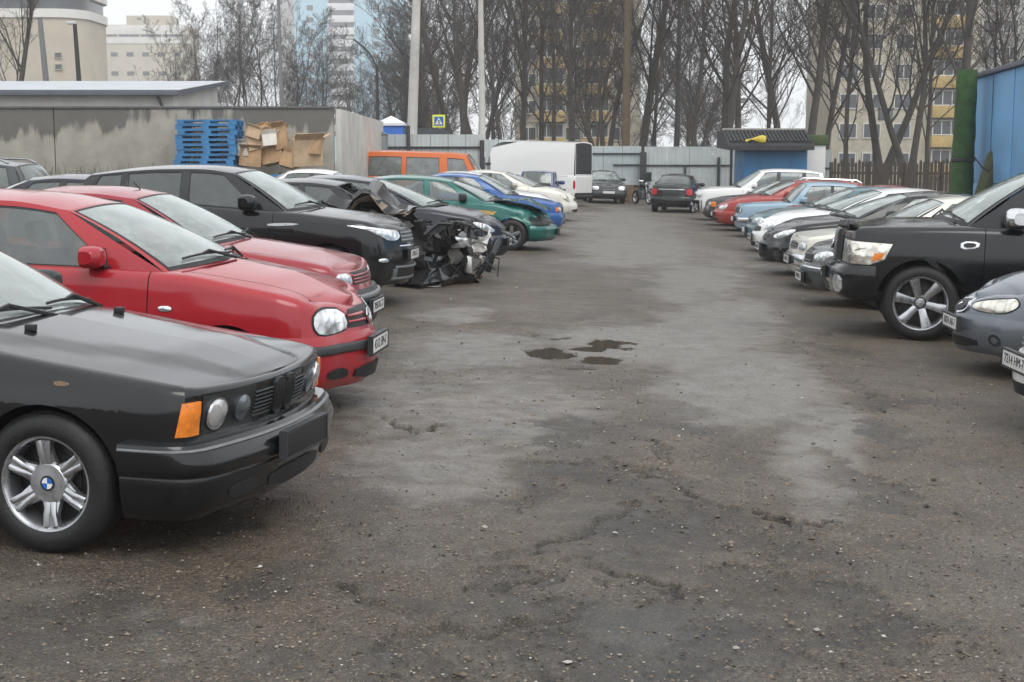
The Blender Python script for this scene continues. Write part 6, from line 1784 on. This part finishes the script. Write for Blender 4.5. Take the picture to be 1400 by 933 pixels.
# ---- the rest of the left row
plain_car('hatchback_car', 'dark navy car with clear headlamp directly behind the wreck', -.10, 23.4, -5, P_NAVY, modern_kw(L=4.45, W=1.76), HL_MOD, text='2216 OB-7')
def green_car():
    def wp(v):
        if v.x > 1.0 and v.z > .55 and v.y < .3:
            k = sstep(1.0, 1.9, v.x) * sstep(.55, .72, v.z); v = v + Vector((-.10 * k, .10 * k * (1 if v.y < 0 else 0), -.02 * k)) + Vector((0, fbm(v.x, v.z, 3, 3, 1), fbm(v.x, v.y, 3, 3, 3))) * .07 * k
        return v
    c = Car(**hatch_kw(L=4.30, fa=1.32, ra=-1.2, warp=wp, hwN=.80, hwC=.86, style='five', rimmat=M_ALLOYD, doors=[.70,-.36,-1.22], mirror_mat=M_BLACKPL,
        top=[(2.15,.72),(2.0,.765),(1.7,.82),(1.3,.875),(.9,.935),(.4,.955),(-.5,.97),(-1.4,1.0),(-2.0,1.0),(-2.15,.95)], rail=[(.02,1.33),(-.4,1.38),(-.9,1.385),(-1.62,1.32)],
        win=[('g',.42,-.08),('C',-.36,-.40),('g',-.46,-.50),('C',-1.30,-1.25)]))
    root = c.build('hatchback_car', 'teal green hatchback with bent-up bonnet and missing headlamps', .86, 28.7, -4, P_GREEN)
    c.decal('lamp_hole', [(.30,.50),(.95,.50),(1.0,.66),(.88,.72),(.30,.70)], M_SEAL, root, .012, round_=1)
    c.decal('grille_hole', quad(-.30, .30, .54, .68), M_SEAL, root, .012, side=(1,), round_=1)
    c.fbumper(root, .20, .50, P_GREEN, .08, soft=.4)
    c.rbumper(root, .28, .58, P_GREEN, .03)
    c.decal('tail_light', quad(.6, .85, .7, .95), M_TAIL, root, .006, rear=True)
    # bonnet buckled and standing proud of the wing
    rows = []
    for i in range(13):
        t = i / 12; x = .95 + 1.05 * t
        rows.append([(x, -.70 + 1.4 * j / 10, .99 + .03 * math.sin(t * 3) - .16 * t ** 2 + .06 * math.exp(-((t - .6) / .2) ** 2) - .03 * abs(j / 5 - 1) ** 2) for j in range(11)])
    m = crumple(MB().grid(rows), .05, 2.4, 8); m.orient((0, 0, -5)); m.obj('buckled_bonnet', P_GREEN, root, True, 30)
    c.decal('yellow_decal', [(.95,.70),(.30,.72),(.36,.80),(1.02,.775)], mat_simple('faded_yellow', (.42, .27, .08), .6, 0, .4, 20), root, .004, ux=True, round_=0)
    c.plate(root, .38, off=.10, wmat=M_BLACKPL)
green_car()
OLD = dict(fbow=.05, frx=.12, fry=.14, rbow=.04, rrx=.12, rry=.14, shf=.035, crown=.035, hwN=.86, hwC=.88)
plain_car('saloon_car', 'mid blue boxy saloon with dark grille between green hatchback and white car', 1.28, 34.6, -4, P_BLUE, saloon_kw(**OLD, L=4.35, W=1.68), HL_BOX, grille=(.38, .59, .70), slat=M_BLACKPL, amber=[(.80,.59),(.86,.59),(.86,.70),(.80,.70)], bump=P_BLUE, text=None, plate=False)
plain_car('saloon_car', 'white saloon with white roof between the blue saloon and the cream car', 1.30, 38.6, -4, P_WHITE, saloon_kw(L=4.5), HL_OVAL, text='5521 BT-7')
plain_car('hatchback_car', 'creamy white car with large headlamps beside the small blue hatchback', 1.98, 43.0, -6, P_CREAM, modern_kw(L=4.4), [(.36,.60),(.66,.58),(.92,.70),(1.0,.80),(.7,.80),(.4,.70)], lens=M_LENSY, plate=False)
plain_car('saloon_car', 'white car with only its roof showing above the green and navy cars', -2.05, 33.6, -3, P_WHITE, saloon_kw(), HL_OVAL)
# back row on the left
plain_car('saloon_car', 'silver car tail-on behind the red hatchback roof', -9.9, 15.2, 178, P_SILVER, saloon_kw(L=4.4), HL_OVAL)
c_, r_ = plain_car('estate_car', 'dark grey estate car with roof rails near the concrete wall', -12.1, 23.0, 178, P_CHAR, suv_kw(L=4.7, rail=[(.12,1.50),(-.4,1.55),(-1.2,1.54),(-1.85,1.48)]), None, (.9, .9), (.3, .80, .90), bz=(.34, .70), tail=(.7, .9, .85, 1.05), plate_z=.6)
for s_ in (-1, 1):
    MB().tube([(.0, s_ * .60, 1.54), (-.1, s_ * .60, 1.61), (-1.6, s_ * .60, 1.59), (-1.75, s_ * .60, 1.53)], .02, 6).obj('roof_rail', M_ALLOYD, r_)
plain_car('saloon_car', 'dark saloon roof between the estate car and the crossover', -8.6, 19.2, 178, P_NAVY, saloon_kw(L=4.4), HL_OVAL)

# ---- right row, from the nearest on
plain_car('saloon_car', 'white car nose with number plate beside the grey saloon', 3.60, 9.75, 178, P_WHITE, modern_kw(L=4.5), HL_MOD, text='7214 HM-7', plate_z=.50)
c_, r_ = plain_car('saloon_car', 'charcoal saloon with chrome-edged grille mostly hidden by the off-roader', 3.95, 18.9, 177, P_CHAR, saloon_kw(L=4.6), HL_OVAL, grille=(.30, .46, .72), text='3390 KP-7', plate_z=.36, strip=[(.48, .52, M_CHROME, .01)])
plain_car('saloon_car', 'cream saloon with round chrome bumper tip beside the charcoal one', 4.30, 21.5, 177, P_CREAM, saloon_kw(L=4.4, **OLD), HL_BOX, grille=(.34, .58, .70), bump=M_CHROME, bz=(.34, .52), text='1180 AE-7', plate_z=.42)
plain_car('saloon_car', 'black saloon with long clear headlamps beside the white saloon', 4.30, 24.1, 177, P_BLACK, modern_kw(), HL_MOD, text='6402 MI-7')
plain_car('saloon_car', 'clean white saloon with dark mirror between black and teal saloons', 4.72, 27.4, 177, P_WHITE, modern_kw(mirror_mat=M_BLACKPL), HL_MOD, grille=(.34, .56, .68), text='8851 EB-7')
plain_car('saloon_car', 'dull teal saloon squeezed beside the clean white one', 5.10, 30.4, 177, P_TEAL, saloon_kw(), HL_OVAL, text=None)
plain_car('saloon_car', 'maroon saloon with grey windscreen between teal saloon and light blue boxy car', 6.15, 33.3, 177, P_RED2, saloon_kw(L=4.4), HL_OVAL)
plain_car('saloon_car', 'light blue boxy old saloon with upright windscreen', 5.80, 36.4, 177, P_LBLUE, saloon_kw(**OLD, L=4.1, W=1.62, fa=1.3, ra=-1.12,
    top=[(2.05,.80),(1.9,.83),(1.3,.87),(.8,.90),(-.8,.91),(-2.0,.90)], xA=.72, xWc=.82, xRf=.28, xRr=-.95, xC=-1.30, xCc=-1.38, Wr=.58, rail=[(.28,1.38),(-.3,1.41),(-.95,1.37)], doors=[.66,-.30,-1.15],
    win=[('g',.52,.16),('b',-.30,-.30),('g',-.36,-.36),('C',-1.02,-.85)]), circ(.55, .68, .085), grille=(.68, .60, .76), bump=M_CHROME, bz=(.38, .50), slat=M_CHROME)
c_, r_ = plain_car('estate_car', 'brick red estate car with silver roof rails and pale headlamps', 5.72, 39.6, 177, P_REDC, hatch_kw(L=4.5, style='five', fa=1.4, ra=-1.25, rail=[(.02,1.39),(-.4,1.43),(-1.0,1.43),(-1.75,1.38)], xRr=-1.75, xC=-2.05, xCc=-2.12, doors=[.70,-.36,-1.22],
    win=[('g',.42,-.08),('b',-.36,-.40),('g',-.44,-.48),('b',-1.2,-1.2),('g',-1.28,-1.28),('C',-1.9,-1.68)]), HL_OVAL, text=None)
for s_ in (-1, 1): MB().tube([(-.2, s_ * .57, 1.45), (-.3, s_ * .57, 1.51), (-1.6, s_ * .57, 1.49), (-1.75, s_ * .57, 1.41)], .022, 6).obj('roof_rail', M_CHROME, r_)
plain_car('saloon_car', 'charcoal boxy saloon with bright orange corner lamp beside the white off-roader', 5.92, 42.9, 177, P_CHAR, saloon_kw(**OLD, L=4.5), HL_BOX, grille=(.36, .58, .70), amber=[(.80,.57),(.96,.57),(.96,.72),(.80,.72)], bump=M_BLACKPL, bz=(.24, .50), plate=False)
def white_suv():
    c, r = plain_car('offroad_car', 'white off-roader with stripped damaged front at the far end of the row', 6.05, 46.8, 176, P_WHITE, suv_kw(), [(.46,.74),(.80,.74),(.86,.90),(.46,.88)], grille=(.42, .66, .88), bz=None, plate=False, tail=(.7, .9, .85, 1.05))
    rg = random.Random(5)
    for k in range(14):
        m = MB().grid([[(.02, .24 * (i / 4 - .5), .16 * (j / 4 - .5)) for i in range(5)] for j in range(5)]); crumple(m, .12, 5, k)
        m.xf(Matrix.Translation((2.22 + rg.uniform(-.08, .06), rg.uniform(-.75, .75), rg.uniform(.36, .66)))); m.obj('broken_trim', rg.choice([M_BLACKPL, M_ALLOY, M_SEAL]), r, True, 25)
    c.decal('bumper_gap', quad(-.85, .85, .34, .64), M_SEAL, r, .006, side=(1,), round_=0)
    return r
white_suv()

# ---- black saloon seen from behind at the end of the lane
hd = 76.0; rx, ry = XatY(914, 52.2), 52.2
c_, r_ = plain_car('saloon_car', 'black saloon parked tail towards the lane before the pale fence', rx + 4.4 * math.cos(math.radians(hd)), ry + 4.4 * math.sin(math.radians(hd)), hd, P_BLACK,
    saloon_kw(L=4.4, W=1.70, glass=M_TINT, top=[(2.2,.72),(2.0,.78),(1.7,.83),(1.2,.90),(.8,.94),(-.8,.98),(-1.6,1.02),(-2.0,1.03),(-2.2,.98)]), HL_OVAL, tail=(.56, .86, .66, .90), plate=False)
c_.plate(r_, .70, rear=True, off=.02, wmat=M_BLACKPL)
c_.band('boot_trim', 0, .5, .86, .88, M_CHROME, r_, .01, rear=True)
# ---- dark saloon facing the lane beside the white van
c_, r_ = plain_car('saloon_car', 'old dark grey saloon with white plate facing the lane beside the white van', XatY(830, 61.5), 61.5, -88, P_CHAR, saloon_kw(**OLD, L=4.7, W=1.70, top=[(2.4,.80),(2.2,.84),(1.8,.88),(1.3,.92),(.8,.96),(-.8,.97),(-1.6,1.0),(-2.3,.98)]),
    [(.44,.60),(.78,.60),(.78,.76),(.44,.76)], grille=(.30, .58, .80), slat=M_CHROME, bump=M_BLACKPL, bz=(.26, .52), plate_z=.50)
# ---- small blue hatchback seen from behind
hd = 84.0
plain_car('hatchback_car', 'small dark blue hatchback seen from behind through its clear rear window', XatY(744, 52), 53.6, hd, P_DBLUE, hatch_kw(L=3.7, W=1.55, fa=1.1, ra=-1.1, wr=.28, ar=.32,
    top=[(1.85,.72),(1.6,.80),(1.2,.85),(.7,.92),(-1.3,.94),(-1.85,.90)], xA=.60, xWc=.75, xRf=.05, xRr=-1.40, xC=-1.62, xCc=-1.70, rail=[(.05,1.36),(-.5,1.41),(-1.40,1.38)], Wr=.60, rcrown=.04, doors=[.55,-.42],
    win=[('g',.36,-.06),('b',-.44,-.46),('g',-.5,-.52),('C',-1.40,-1.25)], rg_b=.90, glass=mat_glass('clear_glass', (.75,.80,.80), .10)), HL_OVAL, tail=(.55, .74, .60, .80))

# ---- white high-roofed van, tail open
def white_van():
    hd = math.radians(153); ex, ey = XatY(797, 57.0), 57.0
    L_ = 6.0; nx, ny = ex + L_ * math.cos(hd), ey + L_ * math.sin(hd)
    c = Car(**saloon_kw(L=L_, W=1.96, fa=1.75, ra=-1.8, wr=.34, ar=.40, sill=.30, fb=.28, rb=.40, top=[(3.0,1.0),(2.7,1.06),(2.2,1.16),(1.95,1.22),(1.4,1.24),(-3.0,1.24)], fbow=.12, frx=.3, fry=.3, rbow=.02, rrx=.10, rry=.12,
        SP=[(.3,.05),(.5,.0),(1.0,.0),(1.3,.02),(1.6,.03)], RP=[(.3,.03),(.5,0),(1.3,.01)], FP=[(.3,.08),(.5,0),(.8,.02),(1.0,.08)], crown=.05, dcrown=.0, belt_in=.004, bulge=.02, shs=.02,
        xA=1.80, xWc=2.05, xRf=1.42, xRr=-2.90, xC=-2.94, xCc=-2.96, rail=[(1.42,1.92),(1.0,2.22),(.55,2.46),(.25,2.53),(-2.90,2.54)], Wr=.86, rail_tap=.02, rcrown=.08, rg_b=.93, xRrc=-2.92, rglass=M_DARKIN,
        doors=[1.7,.75,-.4], win=[('g',1.62,1.36),('C',.85,.95)], frame_v=.70, mirror_s=1.5, mirror_mat=M_BLACKPL, seats=False, hand=False))
    root = c.build('cargo_van', 'white high-roofed cargo van with dark open tail at the end of the left row', nx, ny, 153, P_WHITE, 'van')
    c.decal('headlight', quad(.5, .85, .72, .92), M_LENS, root, .006); c.fbumper(root, .30, .56, M_BLACKPL, .05)
    c.band('side_moulding', c.u_of(1.3), c.u_of(-2.6), .62, .70, M_TRIMG, root, .012, joined=False)
    c.band('roof_joint', c.u_of(.9), c.u_of(-2.65), 1.20, 1.215, M_TRIMG, root, .004, joined=False)
    c.decal('tail_opening', quad(-.80, .80, .55, 1.20), M_WHITE, root, .010, rear=True, side=(1,), round_=0)
    for s_ in (-1, 1): c.decal('tail_light', quad(.84, .94, .70, 1.05), M_TAIL, root, .012, rear=True, side=(s_,))
    c.decal('tail_gap', quad(-.85, .85, .42, .54), M_SEAL, root, .012, rear=True, side=(1,), round_=0)
    c.rbumper(root, .34, .44, M_BLACKPL, .05)
white_van()
# ---- orange van
def orange_van():
    c = Car(**saloon_kw(L=4.5, W=1.85, fa=1.30, ra=-1.15, wr=.33, ar=.38, sill=.30, fb=.30, rb=.34, top=[(2.26,1.10),(2.1,1.12),(1.4,1.12),(-2.26,1.12)], fbow=.06, frx=.22, fry=.24, rbow=.03, rrx=.10, rry=.14,
        SP=[(.3,.05),(.45,.01),(.7,0),(.95,.0),(1.12,.02)], FP=[(.3,.05),(.5,.0),(.8,.01),(1.1,.05)], RP=[(.3,.03),(.5,0),(1.1,.02)], shf=.05, shs=.02, crown=.02, dcrown=.0, bulge=.03, belt_in=.006,
        xA=1.86, xWc=2.06, xRf=1.40, xRr=-2.08, xC=-2.16, xCc=-2.20, rail=[(1.40,1.90),(.9,1.945),(-1.2,1.945),(-2.08,1.90)], Wr=.76, rail_tap=.03, rcrown=.06, doors=[1.75,.72,-.45], frame_v=.80,
        win=[('g',1.60,1.24),('C',.82,.74),('g',.52,.48),('C',-.62,-.62),('g',-.78,-.78),('C',-1.92,-1.88)], glass=mat_glass('dusty_glass', (.10,.11,.11), .22), mirror_mat=M_BLACKPL, rg_b=.84, style='steel', rimmat=M_TRIMG, hand=False))
    root = c.build('passenger_van', 'bright orange boxy van with dark side windows near the grey cabinet', XatY(672, 48.5), 48.0, -2, P_ORANGE, 'van')
    c.decal('headlight', circ(.62, .80, .1), M_LENS, root, .01); c.decal('grille', quad(-.5, .5, .72, .88), M_SEAL, root, .006, side=(1,), round_=0)
    c.fbumper(root, .32, .50, M_BLACKPL, .05); c.rbumper(root, .34, .5, M_BLACKPL, .04); c.plate(root, .58, text=None)
    c.band('rain_gutter', 0, .01, .5, .51, M_TRIMG, root, .001)
    c.decal('tail_light', quad(.70, .86, .6, .9), M_TAIL, root, .008, rear=True)
orange_van()

# ---- motorcycle and crate by the fence
mc = empty('motorcycle', (XatY(876, 62), 62, gz(5.7)), math.radians(-70)); tag(mc, 'dark motorcycle with raised screen standing beside the black saloon', 'motorcycle')
for x in (.68, -.68):
    w = MB().lathe([(.22, -.04), (.29, -.05), (.31, 0), (.29, .05), (.22, .04)], 24).xf(Matrix.Translation((x, 0, .31))).obj('wheel', M_RUBBER, mc)
    MB().lathe([(.225, -.03), (.225, .03)], 20).xf(Matrix.Translation((x, 0, .31))).obj('rim', M_CHROME, w)
    q = MB()
    for k in range(8): q.tube([(x, 0, .31), (x + .22 * math.cos(k * .785), 0, .31 + .22 * math.sin(k * .785))], .008, 4)
    q.obj('spokes', M_CHROME, w)
MB().tube([(.68, .07, .31), (.45, .07, .95)], .022, 6).tube([(.68, -.07, .31), (.45, -.07, .95)], .022, 6).obj('fork', M_CHROME, mc)
MB().tube([(.45, 0, .85), (.1, 0, .75), (-.4, 0, .70), (-.68, 0, .31)], .03, 6).tube([(.4, 0, .7), (.2, 0, .3), (-.25, 0, .3), (-.4, 0, .65)], .025, 6).obj('frame', M_BLACKPL, mc)
MB().bbox(-.15, .25, -.14, .14, .28, .60, .05).obj('engine', M_ALLOYD, mc)
MB().bbox(-.05, .42, -.13, .13, .70, .95, .08).obj('tank', P_BLACK, mc)
MB().bbox(-.75, -.02, -.12, .12, .74, .84, .04).obj('seat', M_BLACKPL, mc)
MB().tube([(.42, -.36, 1.05), (.5, -.1, 1.02), (.5, .1, 1.02), (.42, .36, 1.05)], .015, 6).obj('handlebar', M_CHROME, mc)
MB().bbox(.50, .54, -.18, .18, 1.0, 1.42, .015).obj('screen', M_SEAL, mc)
MB().lathe([(0, .0), (.09, .0), (.07, -.12), (0, -.14)], 14).xf(Matrix.Translation((.62, 0, .92)) @ Matrix.Rotation(-math.pi/2, 4, 'Z')).obj('headlamp', M_LENS, mc)
MB().tube([(.2, .16, .35), (-.3, .18, .32), (-.8, .18, .42)], [.03, .04, .045], 8).obj('exhaust', M_CHROME, mc)
cr = empty('wooden_crate', (XatY(856, 65), 65, gz(5.2))); tag(cr, 'brown wooden crate standing against the sheet fence', 'crate')
M_CRATE = mat_simple('crate_wood', (.17, .115, .065), .8, 0, .35, 5)
for k in range(5):
    MB().box(-.52, .52, -.02, .0, .02 + k * .155, .155 + k * .155).obj('board', M_CRATE, cr); MB().box(-.52, .52, .80, .82, .02 + k * .155, .155 + k * .155).obj('board', M_CRATE, cr)
    for s_ in (-1, 1): MB().box(s_ * .51 - .01, s_ * .51 + .01, .002, .798, .02 + k * .155, .155 + k * .155).obj('board', M_CRATE, cr)
for a in (-.46, .46): MB().box(a - .05, a + .05, -.045, -.021, 0, .80).obj('batten', M_CRATE, cr)
MB().box(-.50, .50, .002, .798, .70, .72).obj('lid', M_CRATE, cr)
# ------------------------------------------------------------------ misty air round the whole lot
hz = MB().box(-420, 420, -70, 1000, -2.0, 130.0).obj('haze', None, None, False)
m = bpy.data.materials.new('haze'); m.use_nodes = True
n, l = m.node_tree.nodes, m.node_tree.links; n.clear()
o = n.new('ShaderNodeOutputMaterial'); v = n.new('ShaderNodeVolumePrincipled')
v.inputs['Color'].default_value = (.985, .99, .995, 1); v.inputs['Density'].default_value = HAZE_D; v.inputs['Anisotropy'].default_value = .2
l.new(v.outputs[0], o.inputs['Volume']); hz.data.materials.append(m); tag(hz, kind='stuff')
